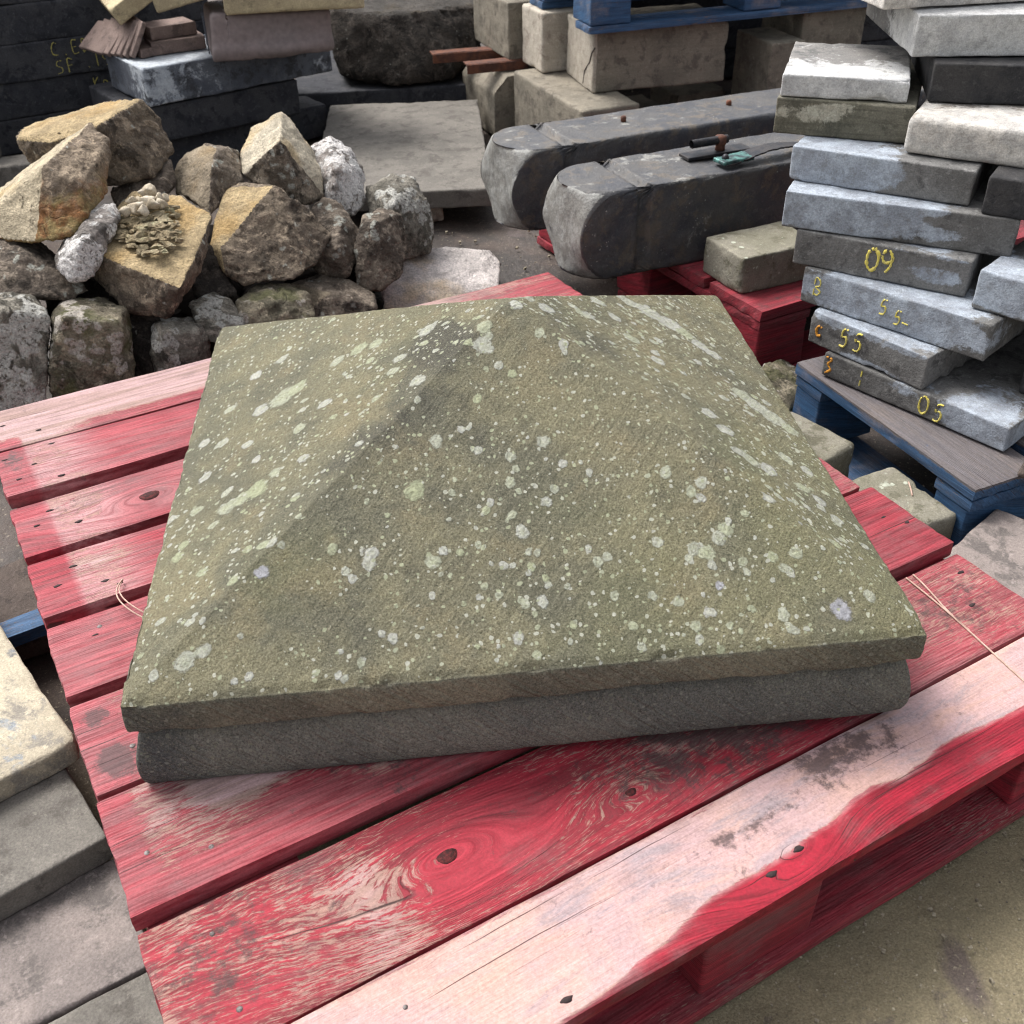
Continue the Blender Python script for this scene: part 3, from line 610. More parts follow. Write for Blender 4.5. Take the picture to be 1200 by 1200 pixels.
M['pebble'] = mat_stone('pale_pebble', (.48, .43, .35), (.42, .36, .27), (.3, .25, .18), (.6, .56, .48), (.5, .46, .4))
M['earth'] = mat_flat('rubble_earth', (.045, .037, .032), (.025, .021, .019), .95, 0, 30, .6, .1)

M['knot'] = mat_flat('dark_wood_knot', (.11, .022, .022), (.035, .014, .014), .8, 0, 160, .8, .2)
M['gritm'] = mat_flat('mixed_grit', (.34, .30, .22), (.12, .10, .075), .9, 0, 120, .2, .2)

# ------------------------------------------------------------------ ground
def build_ground():
    # dense middle, then out to the horizon
    ax = np.concatenate([-np.geomspace(60, 3.2, 14), np.linspace(-3, 3, 241), np.geomspace(3.2, 60, 14)])
    ay = np.concatenate([-np.geomspace(60, 2.2, 14), np.linspace(-2, 4.5, 261), np.geomspace(4.8, 90, 14)])
    X, Y = np.meshgrid(ax, ay, indexing='ij')
    x, y = X.ravel(), Y.ravel()
    z = 0.012 * (n2(x, y, 2.2, 3) - 0.5) + 0.006 * (n2(x, y, 14, 5) - 0.5) - 0.006
    nx, ny = X.shape
    i = np.arange(nx - 1)[:, None] * ny + np.arange(ny - 1)[None, :]
    i = i.ravel()
    F = np.stack([i, i + ny, i + ny + 1, i + 1], 1)
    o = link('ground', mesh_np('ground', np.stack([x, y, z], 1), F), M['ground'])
    tag(o, kind='structure')
build_ground()

def build_grit():
    rng = np.random.default_rng(4)
    U, F0 = box_grid(1, 1, 1)
    Vs, Fs = [], []
    k = 0
    U = np.asarray(U, float)
    while k < 3600:
        if k % 3: x, y = rng.uniform(.05, .8), rng.uniform(-.9, -.25)
        else: x, y = rng.uniform(-1.3, 1.3), rng.uniform(-1.2, 2.6)
        if k % 3 == 0 and rng.random() > .35 + .65 * (y > .6):
            continue
        s = (rng.uniform(.0007, .0019) if k % 3 else rng.uniform(.0012, .0045)) * (1 + 2.0 * (rng.random() ** 12)) * (1.4 if y > .6 else 1.0)
        P = (U - .5) * s * rng.uniform(.6, 1.4, 3) + rng.normal(0, s * .12, U.shape)
        a = rng.uniform(0, 6.3); c, d = math.cos(a), math.sin(a)
        P = np.stack([P[:, 0] * c - P[:, 1] * d + x, P[:, 0] * d + P[:, 1] * c + y, P[:, 2] + s * .2], 1)
        Vs.append(P); Fs.append(F0 + k * len(U)); k += 1
    o = link('grit', mesh_np('grit', np.concatenate(Vs), np.concatenate(Fs), False), M['gritm'])
    tag(o, 'loose pale grit scattered on the muddy yard ground', 'grit', kind='stuff')
build_grit()

# ------------------------------------------------------------------ the pier cap
CAP = dict(q=0.3767, h1=0.0737, h2=0.1101, H=0.3054)
def build_cap():
    q, h1, h2, H = CAP['q'], CAP['h1'], CAP['h2'], CAP['H']
    # profile: (scale in units of q, z); from the underside centre out, up and in to the apex
    prof = []
    for t in np.linspace(0.0, 1, 12): prof.append((q * .2 + (q - .010 - q * .2) * t, 0.001))
    zz = [.0015, .004, .009, .016, .024, .032, .040, .048, .055, .061, .065, .068, .071, h1]
    ii = [.0050, .0025, .0008, -.0004, -.0008, -.0004, .0008, .0024, .0042, .0062, .0085, .0120, .0140, .0145]
    prof += [(q - b_, a_) for a_, b_ in zip(zz, ii)]
    for t in np.linspace(0, 1, 8)[1:]: prof.append((q - .0145 + .0125 * t, h1 + .0005 * t))
    prof += [(q - .0010, h1 + .0006), (q - .0004, h1 + .0014)]
    for t in np.linspace(0, 1, 16)[1:]: prof.append((q - .0004 + .0008 * math.sin(t * 3.14), h1 + .0014 + (h2 - h1 - .0028) * t))
    prof += [(q - .0005, h2 - .0008), (q - .0012, h2 + .0001), (q - .0024, h2 + .0012)]
    for t in np.linspace(0, 1, 150)[1:]:
        s = (q - .0036) * (1 - t)
        prof.append((s, H - (H - h2) * math.sqrt((s / q) ** 2 + .028 ** 2) + (H - h2) * .012))
    prof = np.array(prof)
    npf = len(prof)
    nper = 1320
    # unit square boundary with eased corners
    t = np.arange(nper) / nper * 4
    side = np.floor(t).astype(int); f = t - side
    e = 2 * f - 1
    e = np.sign(e) * (1 - (1 - np.abs(e)) ** 1.12)
    ux = np.choose(side, [e, np.ones(nper), -e, -np.ones(nper)])
    uy = np.choose(side, [-np.ones(nper), e, np.ones(nper), -e])
    rc = .013
    inner_x, inner_y = np.clip(ux, -1 + rc, 1 - rc), np.clip(uy, -1 + rc, 1 - rc)
    dx, dy = ux - inner_x, uy - inner_y
    ln = np.maximum(np.hypot(dx, dy), 1e-9)
    corner = (np.abs(dx) > 1e-9) & (np.abs(dy) > 1e-9)
    ux = np.where(corner, inner_x + dx / ln * rc, ux)
    uy = np.where(corner, inner_y + dy / ln * rc, uy)
    S = prof[:, 0][:, None]; Z = prof[:, 1][:, None]
    X = S * ux[None, :]; Y = S * uy[None, :]; Zg = np.repeat(Z, nper, 1)
    V = np.stack([X.ravel(), Y.ravel(), Zg.ravel()], 1)
    V[:, 0] += .022 * np.clip((V[:, 2] - h2) / (H - h2), 0, 1)      # the peak sits a little right of centre
    i = np.arange(npf - 1)[:, None] * nper; j = np.arange(nper)[None, :]
    a = (i + j).ravel(); b = (i + (j + 1) % nper).ravel()
    F = np.stack([a, b, b + nper, a + nper], 1)
    N = vnormals(V, F)
    x, y, z = V.T
    # worn, uneven surface and chipped arrises
    big = fbm(V, 6, 3, 2) - .5
    med = fbm(V, 38, 3, 5) - .5
    fine = fbm(V, 170, 2, 8) - .5
    d = .0024 * big + .0016 * med + .0012 * fine
    m = np.maximum(np.abs(x), np.abs(y))
    arris = np.exp(-((z - h2) / .0035) ** 2) * (m > q - .012)
    lower = np.exp(-((z - h1) / .003) ** 2) * (m > q - .006)
    chips = np.maximum(0, fbm(V, 42, 3, 21) - .52) * 5
    d -= (arris * (.0002 + .0042 * chips) + lower * (.0002 + .004 * chips))
    # knocked corner near the left front
    kc = np.exp(-(((x + q) / .030) ** 2 + ((y + q) / .030) ** 2)) * sstep(.05, .1, z)
    d -= .0025 * kc
    kc2 = np.exp(-(((x - q) / .022) ** 2 + ((y + q) / .022) ** 2))
    d -= .002 * kc2
    kb = np.exp(-(((x + q - .02) / .022) ** 2 + ((y + q - .02) / .02) ** 2)) * (z < .06)
    d -= .003 * kb * (.5 + chips)
    V2 = V + N * d[:, None]
    V2[:, 2] = np.maximum(V2[:, 2], .001)
    # lichen field on a plan raster
    RES = 800
    L = np.zeros((RES, RES), np.float32); B = np.zeros((RES, RES), np.float32); T = np.zeros((RES, RES), np.float32)
    rng = np.random.default_rng(12)
    sp = [tuple(s) for s in SPOTS]
    k = 0
    while k < 620:
        sx, sy = rng.uniform(-q, q, 2)
        w = .30
        if sx > abs(sy) * 1.0: w = 1.0                      # the right slope carries most crust
        elif -sx > abs(sy): w = .72
        cl = float(n2(np.array([sx]), np.array([sy]), 9, 31)[0])
        if rng.random() < w * max(0, (cl - .33)) * 3.2:
            sp.append((sx, sy, rng.uniform(.0018, .0034) + .005 * rng.random() ** 8, 0)); k += 1
    for (sx, sy, r, kd) in sp:
        ci, cj = (sx / q + 1) / 2 * RES, (sy / q + 1) / 2 * RES
        rp = r * (.88 if r < .012 else .70) / (2 * q) * RES
        w = int(rp * 1.6) + 2
        i0, i1, j0, j1 = max(0, int(ci) - w), min(RES, int(ci) + w + 1), max(0, int(cj) - w), min(RES, int(cj) + w + 1)
        if i1 <= i0 or j1 <= j0: continue
        ii, jj = np.meshgrid(np.arange(i0, i1), np.arange(j0, j1), indexing='ij')
        ang = np.arctan2(jj - cj, ii - ci)
        ph = rng.uniform(0, 6.3, 3)
        lob = 1 + .09 * np.sin(2 * ang + ph[0]) + .06 * np.sin(3 * ang + ph[1]) + .05 * np.sin(5 * ang + ph[2])
        dd = np.hypot(ii - ci, jj - cj) / (rp * lob)
        v = np.clip(1.0 - .48 * dd, 0, 1) * (1.0 if kd != 2 else .95)
        T[i0:i1, j0:j1] = np.where(v > L[i0:i1, j0:j1], rng.random() ** 1.3 if kd != 1 else 1.0, T[i0:i1, j0:j1])
        L[i0:i1, j0:j1] = np.maximum(L[i0:i1, j0:j1], v)
        if kd == 2: B[i0:i1, j0:j1] = np.maximum(B[i0:i1, j0:j1], v > .3)
    ri = np.clip(((x / q + 1) / 2 * RES), 0, RES - 1.001); rj = np.clip(((y / q + 1) / 2 * RES), 0, RES - 1.001)
    def samp(A):
        i_, j_ = ri.astype(int), rj.astype(int); fi, fj = ri - i_, rj - j_
        i2, j2 = np.minimum(i_ + 1, RES - 1), np.minimum(j_ + 1, RES - 1)
        return A[i_, j_] * (1 - fi) * (1 - fj) + A[i2, j_] * fi * (1 - fj) + A[i_, j2] * (1 - fi) * fj + A[i2, j2] * fi * fj
    top = sstep(h2 - .003, h2 + .0015, z + .004 * (fbm(V, 60, 3, 77) - .5))
    lich = samp(L) * top
    # sides carry a few ochre specks only
    sidem = 1 - top
    dark = .20 * sstep(.48, .66, n2(x, y, 6, 41, 4)) + .14 * sstep(.5, .64, n2(x + y * .3, y * .35, 14, 43, 4))
    blob = lambda cx, cy, rx, ry, kk: kk * np.exp(-(((x - cx) / rx) ** 2 + ((y - cy) / ry) ** 2))
    dark = dark + sum(blob(-.29 + .05 * k_ + .05, -.29 + .05 * k_, .055, .055, .11) for k_ in range(6)) + blob(-.06, -.05, .05, .06, .34) + blob(-.06, -.0, .03, .05, .5) + blob(.10, -.02, .05, .05, .38) + blob(-.16, -.15, .06, .04, .45)  # shadow band along the left hip painted in, plus darker mottles
    dark = dark + blob(.21, -.19, .10, .06, .30) + blob(-.02, -.30, .12, .05, .25) + blob(.02, .25, .12, .1, .2)
    dark = dark + .5 * sidem * np.exp(-(((x + q) / .12) ** 2)) * (y < -.3)
    dens = .35 + 1.0 * ((x > np.abs(y)) * 1.0) + .5 * (-x > np.abs(y)) + .8 * np.exp(-(((x - .12) / .12) ** 2 + ((y + .2) / .1) ** 2))
    me = mesh_np('pier_cap', V2, F, True, dict(lichen=lich, tone=samp(T), blue=samp(B) * top, dark=dark, side=sidem, dens=dens, low=(z < h1 - .0015) * 1.0))
    bm = bmesh.new(); bm.from_mesh(me); bm.verts.ensure_lookup_table()
    bmesh.ops.contextual_create(bm, geom=[bm.verts[k] for k in range(nper)])
    bmesh.ops.recalc_face_normals(bm, faces=bm.faces)
    bm.to_mesh(me); bm.free()
    o = link('pier_cap', me, M['cap'], loc=(0, 0, ZP))
    tag(o, 'square pyramid-topped sandstone pier cap with pale lichen spots on the red pallet', 'pier cap')
build_cap()

# ------------------------------------------------------------------ timber pallets
def board(name, x0, x1, y0, y1, ztop, thk, mat, parent, fn=None, seed=1, rot=0.0, res=.005, wobble=.0015):
    L, W = x1 - x0, y1 - y0
    nx, ny, nz = max(2, min(220, int(L / res))), max(2, min(60, int(W / res))), 3
    U, F = box_grid(nx, ny, nz)
    P = U * np.array([L, W, thk])
    rr = .0022
    inner = np.clip(P, rr, np.array([L, W, thk]) - rr)
    d = P - inner; ln = np.linalg.norm(d, axis=1, keepdims=True)
    P = np.where(ln > rr, inner + d / np.maximum(ln, 1e-9) * rr, P)
    gx, gy = P[:, 0] + x0, P[:, 1] + y0
    edge = np.minimum(np.minimum(P[:, 1], W - P[:, 1]), np.minimum(P[:, 0], L - P[:, 0]))
    Q = P.copy()
    nse = fbm(np.stack([gx * 3 + seed, gy * 30, P[:, 2] * 30 + seed], 1), 3, 3, seed) - .5
    sidey = (np.abs(P[:, 1] - W / 2) > W / 2 - .003)
    Q[:, 1] += np.where(sidey, np.sign(P[:, 1] - W / 2), 0) * (nse * .004)
    sidex = (np.abs(P[:, 0] - L / 2) > L / 2 - .003)
    Q[:, 0] += np.where(sidex, np.sign(P[:, 0] - L / 2), 0) * (fbm(np.stack([gy * 60, P[:, 2] * 60, gx * 0 + seed], 1), 1, 2, seed) - .5) * .005
    Q[:, 2] += wobble * 2 * (n2(gx, gy * 2, 4, seed) - .5)
    at = fn(gx, gy, P[:, 2] - thk) if fn else plain_attrs(gx, gy, P[:, 2] - thk, seed)
    Q[:, 0] -= L / 2; Q[:, 1] -= W / 2
    o = link(name, mesh_np(name, Q, F, False, at), mat, parent, ((x0 + x1) / 2, (y0 + y1) / 2, ztop - thk), (0, 0, rot))
    return o

def plain_attrs(x, y, z, seed=1, base=.75):
    p = base + .45 * (n2(x, y, 6, seed) - .5)
    return dict(paint=p, dirt=.25 * n2(x, y, 5, seed + 3), grain=y + .01 * n2(x, y, 3, seed) + seed * .37 + z, fade=.1 + 0 * x)

def dusty(x, y, z, seed, dirt):
    a = plain_attrs(x, y, z, seed)
    a['dirt'] = np.where(z > -.003, dirt * (.5 + n2(x, y, 7, seed + 2)), .15)
    return a

def nailset(parent_board, pts, head=True):
    """pts in the board's own frame"""
    for (x, y, z, r, kind) in pts:
        n = 14
        r = r * .55
        a = np.arange(n) / n * 2 * math.pi
        if kind == 'head':
            V = [(0, 0, .0006)] + [(r * .85 * math.cos(t), r * .85 * math.sin(t), .0006) for t in a] + [(r * math.cos(t), r * math.sin(t), .0) for t in a] + [(r * math.cos(t), r * math.sin(t), -.004) for t in a]
            F = [(0, 1 + k, 1 + (k + 1) % n) for k in range(n)]
            for b in (1, 1 + n):
                for k in range(n):
                    F += [(b + k, b + n + k, b + n + (k + 1) % n), (b + k, b + n + (k + 1) % n, b + (k + 1) % n)]
            o = link('nail', mesh_np('nail', V, F, True), M['nail'], parent_board, (x, y, z))
        else:
            # rusted, sunken nail: a dark ragged oval
            V = [(0, 0, .0008)] + [(r * 1.7 * (1 + .25 * math.sin(3 * t + x * 90)) * math.cos(t), r * .8 * (1 + .2 * math.sin(2 * t + y * 70)) * math.sin(t), .0006) for t in a] + \
                [(r * 1.7 * math.cos(t), r * .8 * math.sin(t), -.004) for t in a]
            F = [(0, 1 + k, 1 + (k + 1) % n) for k in range(n)]
            for k in range(n):
                F += [(1 + k, 1 + n + k, 1 + n + (k + 1) % n), (1 + k, 1 + n + (k + 1) % n, 1 + (k + 1) % n)]
            o = link('nail', mesh_np('nail', V, F, True), M['hole'], parent_board, (x, y, z))

def leg_block(x0, x1, y0, y1, z0, z1, mat, parent, seed):
    Q, F, _ = stone_box(x1 - x0, y1 - y0, z1 - z0, r=.004, amp=.0008, step=.012, chip=.15, seed=seed, warp=.002)
    x, y, z = Q.T
    at = dict(paint=.85 + .4 * (n2(x + seed, y + z, 8, seed) - .5), dirt=.3 * n2(x, z + y, 9, seed), grain=z + .3 * y + seed * .1, fade=.05 + 0 * x)
    return link('block', mesh_np('block', Q, F, False, at), mat, parent, (x0, y0, z0))

PAL_YAW, PAL_X, PAL_Y = 0.41189, -0.0462, 0.0029
def build_main_pallet():
    root = empty('red_pallet', (PAL_X, PAL_Y, 0), PAL_YAW)
    tag(root, 'worn red timber pallet in the foreground carrying the lichen-spotted pier cap', 'pallet', 'red pallets')
    g = lambda x, y, cx, cy, rx, ry: np.exp(-(((x - cx) / rx) ** 2 + ((y - cy) / ry) ** 2))
    def knotgrain(x, y, seed, knots=()):
        gr = y + .012 * (n2(x, y, 2.5, seed, 2) - .5) + seed * .37
        for (kx, ky, s) in knots:
            rr_ = np.hypot((x - kx) / 2.4, y - ky)
            w_ = np.exp(-(rr_ / (3.2 * s)) ** 2)
            gr = gr * (1 - w_) + (ky + rr_ + seed * .37) * w_
        return gr
    def far_fn(seed, paint, pale_far=False):
        def fn(x, y, z):
            band = sstep(-.458, -.448, x + .10 * (y - .3) * .2) * sstep(-.34, -.42, x)      # paler strip over the bearer
            p = paint + .55 * (n2(x * .6, y * 5, 5, seed) - .5) - .36 * band
            fade = .10 + .45 * (n2(x * .5, y * 6, 4, seed + 9) - .35) + .45 * band
            if pale_far:
                fr = sstep(.505, .53, y + .015 * (n2(x, y, 7, 4) - .5)) * sstep(.45, .0, x)  # far strip: worn pale, with a pink sheen mixed into the paint colour
                p = p - .42 * fr; fade = fade + .18 * fr
            p = np.where(z < -.004, .95, p)
            dirt = .30 * band * n2(x, y, 18, seed) + .18 * n2(x, y, 8, seed + 5) + .5 * g(x, y, -.478, .45, .02, .05) * (1 if pale_far or seed == 2 else 0)
            return dict(paint=p, dirt=dirt, grain=knotgrain(x, y, seed, [(-.33, .271, .016)] if seed == 3 else ()), fade=np.clip(fade, 0, .85))
        return fn
    def b5(x, y, z):
        p = .66 + .6 * (n2(x, y * 3, 6, 55) - .5) + .35 * sstep(-.455, -.475, x)
        return dict(paint=np.where(z < -.004, .95, p), dirt=.36 * n2(x, y, 9, 56) + .9 * g(x, y, -.471, -.165, .018, .02) + .7 * g(x, y, -.474, -.093, .014, .014),
                    grain=knotgrain(x, y, 57), fade=.10 + .25 * n2(x, y, 6, 58))
    def b6(x, y, z):
        p = .48 + .7 * (n2(x, y * 2, 7, 61) - .5) + .45 * sstep(-.462, -.485, x) + .4 * g(x, y, -.33, -.30, .06, .03) + .5 * sstep(.25, .4, x)
        p = p + .4 * sstep(-.30, -.345, y) - .6 * g(x, y, -.36, -.245, .05, .03)
        return dict(paint=np.where(z < -.004, .95, p), dirt=.28 * n2(x, y, 9, 62) + .5 * g(x, y, -.2, -.26, .07, .05) + .5 * g(x, y, .0, -.26, .3, .05),
                    grain=knotgrain(x, y, 63), fade=.05 + .2 * n2(x, y, 6, 64))
    def b7(x, y, z):
        p = .565 + .42 * (n2(x, y * 2, 5, 71) - .5) - .04 * sstep(-.25, -.46, x) + .16 * g(x, y, -.21, -.43, .10, .05) - .22 * g(x, y, -.31, -.43, .035, .06)
        p = p + .04 * sstep(.18, .34, x)
        dirt = .30 * n2(x, y, 7, 72) + .34 * g(x, y, -.44, -.40, .09, .06) + .55 * g(x, y, .08, -.42, .16, .06) + .25 * g(x, y, .42, -.42, .1, .06)
        return dict(paint=np.where(z < -.004, .95, p), dirt=dirt, grain=knotgrain(x, y, 73, [(-.235, -.421, .018), (-.052, -.447, .008)]), fade=.05 + .40 * sstep(.12, .35, x) * n2(x, y, 6, 75))
    def b8(x, y, z):
        ex = np.array([-.5, -.205, -.102, -.057, .028, .148, .184, .244, .35, .5]); ey = np.array([-.612, -.603, -.588, -.573, -.575, -.560, -.567, -.558, -.562, -.56])
        e = np.interp(x, ex, ey) + .010 * (n2(x, y, 22, 81) - .5)
        p = -.06 + 1.14 * sstep(e + .009, e - .007, y) + .30 * (n2(x, y * 2, 8, 82) - .5)
        p = p + .62 * sstep(-.508, -.494, y + .008 * (n2(x, y, 18, 85) - .5)) * sstep(.30, .16, np.abs(x + .18))
        fade = .65 * sstep(e - .004, e + .004, y)
        dirt = .34 * n2(x, y * 3, 7, 83) + .26 * g(x, y, .12, -.520, .09, .03) + .22 * g(x, y, .02, -.54, .07, .02) + .26 * g(x, y, .2, -.535, .02, .012)
        dirt = dirt + .20 * g(x, y, -.03, -.53, .09, .008) + .16 * g(x, y, -.16, -.55, .06, .006)
        dirt = dirt + .38 * g(x, y, .155, -.507, .045, .016)
        return dict(paint=np.where(z < -.004, .95, p), dirt=dirt, grain=knotgrain(x, y, 84, [(.003, -.583, .008), (.038, -.574, .007)]), fade=fade, wash=sstep(e - .012, e + .010, y))
    zt = ZP
    spec = [  # y1 (far), y0 (near), top, fn, rot
        (.610, .489, zt, far_fn(1, .62, True), -.004, 220), (.486, .366, zt - .001, far_fn(2, .90), -.004, 220),
        (.336, .219, zt, far_fn(3, .86), .006, 220), (.200, .088, zt - .001, far_fn(4, .84), .0, 220),
        (.066, -.055, zt, b5, .0, 220), (-.069, -.201, zt - .001, b5, .0, 220), (-.208, -.347, zt, b6, .0, 220),
        (-.355, -.491, zt - .012, b7, .002, 220), (-.494, -.604, zt - .012, b8, .0, 220)]
    boards = []
    for k, (y1, y0, top, fn, rot, _n) in enumerate(spec):
        th = .022 if k < 7 else .018
        x1 = .488 if k == 5 else .497
        boards.append(board('deck_board', -.498, x1, y0, y1, top, th, M['red'], root, fn, k + 1, rot, res=.0048))
    def nl(bi, lst):
        b = boards[bi]; y1, y0, top = spec[bi][:3]; x0, x1 = -.498, .497 if bi != 5 else .488
        th = .022 if bi < 7 else .018
        nailset(b, [(x - (x0 + x1) / 2, y - (y0 + y1) / 2, th, r, kd) for (x, y, r, kd) in lst])
    nl(0, [(-.475, .56, .004, 'hole'), (-.43, .52, .004, 'hole')])
    nl(1, [(-.451, .430, .004, 'hole'), (-.423, .381, .005, 'hole'), (-.476, .401, .004, 'hole'), (-.486, .462, .004, 'hole'), (-.421, .473, .005, 'hole')])
    nl(2, [(-.452, .306, .005, 'hole'), (-.424, .261, .005, 'hole'), (-.473, .280, .004, 'hole')])
    nl(3, [(-.448, .169, .005, 'hole'), (-.472, .140, .005, 'hole'), (-.420, .120, .005, 'hole'), (-.406, .106, .004, 'hole')])
    nl(4, [(-.443, .040, .0055, 'head'), (-.469, .011, .006, 'head'), (-.45, .028, .004, 'hole'), (-.472, .002, .004, 'hole')])
    nl(5, [(-.452, -.155, .005, 'head'), (-.44, -.10, .004, 'hole')])
    nl(6, [(-.447, -.263, .005, 'head'), (-.418, -.312, .005, 'head'), (-.470, -.289, .005, 'head'), (.461, -.266, .004, 'hole'), (.478, -.289, .004, 'hole'), (.403, -.301, .004, 'hole')])
    nl(7, [(.472, -.383, .005, 'hole'), (.436, -.43, .005, 'hole'), (-.442, -.387, .004, 'head'), (-.442, -.462, .005, 'head')])
    nl(8, [(-.327, -.528, .004, 'head'), (-.213, -.588, .006, 'hole'), (.003, -.583, .006, 'hole'), (.041, -.575, .006, 'hole')])
    # knots that stand out of the grain
    def knot(bi, x, y, r, mat):
        b = boards[bi]; y1, y0, top = spec[bi][:3]; th = .022 if bi < 7 else .018
        n = 16; a = np.arange(n) / n * 2 * math.pi
        V = [(0, 0, .0004)] + [(r * 1.3 * (1 + .12 * math.sin(3 * t)) * math.cos(t), r * (1 + .1 * math.sin(2 * t + 1)) * math.sin(t), .0003) for t in a] + [(r * 1.4 * math.cos(t), r * 1.05 * math.sin(t), -.003) for t in a]
        F = [(0, 1 + k, 1 + (k + 1) % n) for k in range(n)]
        for k in range(n): F += [(1 + k, 1 + n + k, 1 + n + (k + 1) % n), (1 + k, 1 + n + (k + 1) % n, 1 + (k + 1) % n)]
        V = np.array(V)
        at = dict(paint=.75 + .2 * np.cos(np.arange(len(V)) * 1.7), dirt=.50 + 0 * V[:, 0], grain=np.hypot(V[:, 0], V[:, 1]) * 1.5, fade=0 * V[:, 0])
        link('knot', mesh_np('knot', V, F, True, at), M['knot'], b, (x, y - (y0 + y1) / 2, th))
    knot(7, -.235, -.421, .0075, M['red']); knot(7, -.052, -.447, .0045, M['red']); knot(2, -.33, .271, .010, M['red'])
    # bearers, blocks, skids
    for k, x in enumerate((-.49, -.07, .35)):
        w = .14
        def fnb(gx, gy, gz): 
            return plain_attrs(gx, gy, gz, 31, .85)
        board('bearer_board', x, x + w, -.594, .600, zt - .0305 if False else zt - .0235, .018, M['red'], root, None, 40 + k, 0, res=.012, wobble=0)
        for j, y in enumerate((-.590, -.07, .455)):
            leg_block(x + .002, x + w - .002, y, y + .14, .0195, zt - .042, M['red'], root, 50 + 3 * k + j)
    for j, y in enumerate((-.600, -.06, .49)):
        board('bottom_board', -.495, .495, y, y + .12, .019, .018, M['red'], root, None, 70 + j, 0, res=.01, wobble=.0005)
    return root
build_main_pallet()

def build_pallet(name, corner, yaw, lx, ly, z0, mat, label, group, ndeck=6, seed=100, nb=3, height=.145, dirt=.25):
    """deck boards run along local x; corner is the near left corner"""
    root = empty(name, (corner[0], corner[1], z0), yaw)
    tag(root, label, 'pallet', group)
    w = ly / ndeck
    for k in range(ndeck):
        y0 = k * w + (.006 if k else 0); y1 = (k + 1) * w - (.012 if k < ndeck - 1 else 0)
        board('deck_board', 0, lx - .003 * (k % 2), y0, y1, height, .020, mat, root, lambda gx, gy, gz: dusty(gx, gy, gz, seed + k, dirt), seed + k, 0, res=.008, wobble=.001)
    bw = .12 if lx > .6 else .07
    for k in (range(3) if lx > .6 else (0, 2)):
        x = (0, lx / 2 - bw / 2, lx - bw)[k]
        board('bearer_board', x + .001, x + bw - .001, .002, ly - .002, height - .0215, .018, mat, root, None, seed + 20 + k, 0, res=.015, wobble=0)
        for j in range(3):
            y = (.004, ly / 2 - .06, ly - .124)[j]
            leg_block(x + .004, x + bw - .004, y, y + .12, .0195, height - .0405, mat, root, seed + 40 + 3 * k + j)
    for j in range(3):
        y = (0, ly / 2 - .05, ly - .1)[j]
        board('bottom_board', 0.001, lx - .001, y, y + .10, .0185, .018, mat, root, None, seed + 60 + j, 0, res=.012, wobble=.0005)
    return root

# ------------------------------------------------------------------ stone things
def block(name, label, cat, x, y, yaw, L, W, T, z0, mat, group=None, tilt=(0, 0), **kw):
    Q, F, at = stone_box(L, W, T, **kw)
    if 'pale' not in at:
        at['pale'] = np.zeros(len(Q))
    o = link(name, mesh_np(name, Q, F, True, at), mat, None, (x, y, z0), (R(tilt[0]), R(tilt[1]), R(yaw)))
    return tag(o, label, cat, group)

GLY = {'0': [[(.5, 1), (.15, .75), (.15, .25), (.5, 0), (.85, .25), (.85, .75), (.5, 1)]],
 '9': [[(.85, .7), (.6, 1), (.25, .95), (.15, .65), (.4, .45), (.8, .6), (.85, .75), (.75, .3), (.45, 0)]],
 '5': [[(.8, 1), (.35, .95), (.25, .55), (.6, .6), (.75, .35), (.55, .05), (.15, .05)]],
 '1': [[(.5, 1), (.5, 0)]], '7': [[(.1, .95), (.8, 1), (.4, 0)]],
 'R': [[(.2, 0), (.25, 1), (.7, .9), (.7, .6), (.3, .5), (.8, .3), (.55, .05), (.3, .1)]],
 'C': [[(.85, .9), (.5, 1), (.15, .6), (.2, .15), (.8, .05)]], 'E': [[(.8, 1), (.2, .95), (.2, .05), (.85, .05)], [(.2, .5), (.65, .52)]],
 'D': [[(.2, 0), (.2, 1), (.7, .85), (.8, .4), (.2, 0)]], 'S': [[(.85, .95), (.3, .9), (.2, .6), (.75, .4), (.7, .1), (.1, .0)]],
 'F': [[(.2, 0), (.25, 1), (.85, .95)], [(.2, .5), (.7, .55)]], '.': [[(.4, .05), (.55, .0)]],
 'K': [[(.2, 1), (.2, 0)], [(.75, 1), (.2, .5), (.65, 0)]], 'P': [[(.2, -.35), (.25, .65), (.7, .6), (.65, .25), (.25, .2)]],
 'c': [[(.8, .55), (.4, .6), (.2, .3), (.4, .0), (.8, .08)]], ' ': [],
 '3': [[(.2, .95), (.75, .9), (.45, .55), (.8, .3), (.3, .0)]], 'v': [[(.15, .9), (.45, .4), (.1, .1)], [(.45, .4), (.9, .1)]], '-': [[(.1, .3), (.8, .25)]]}
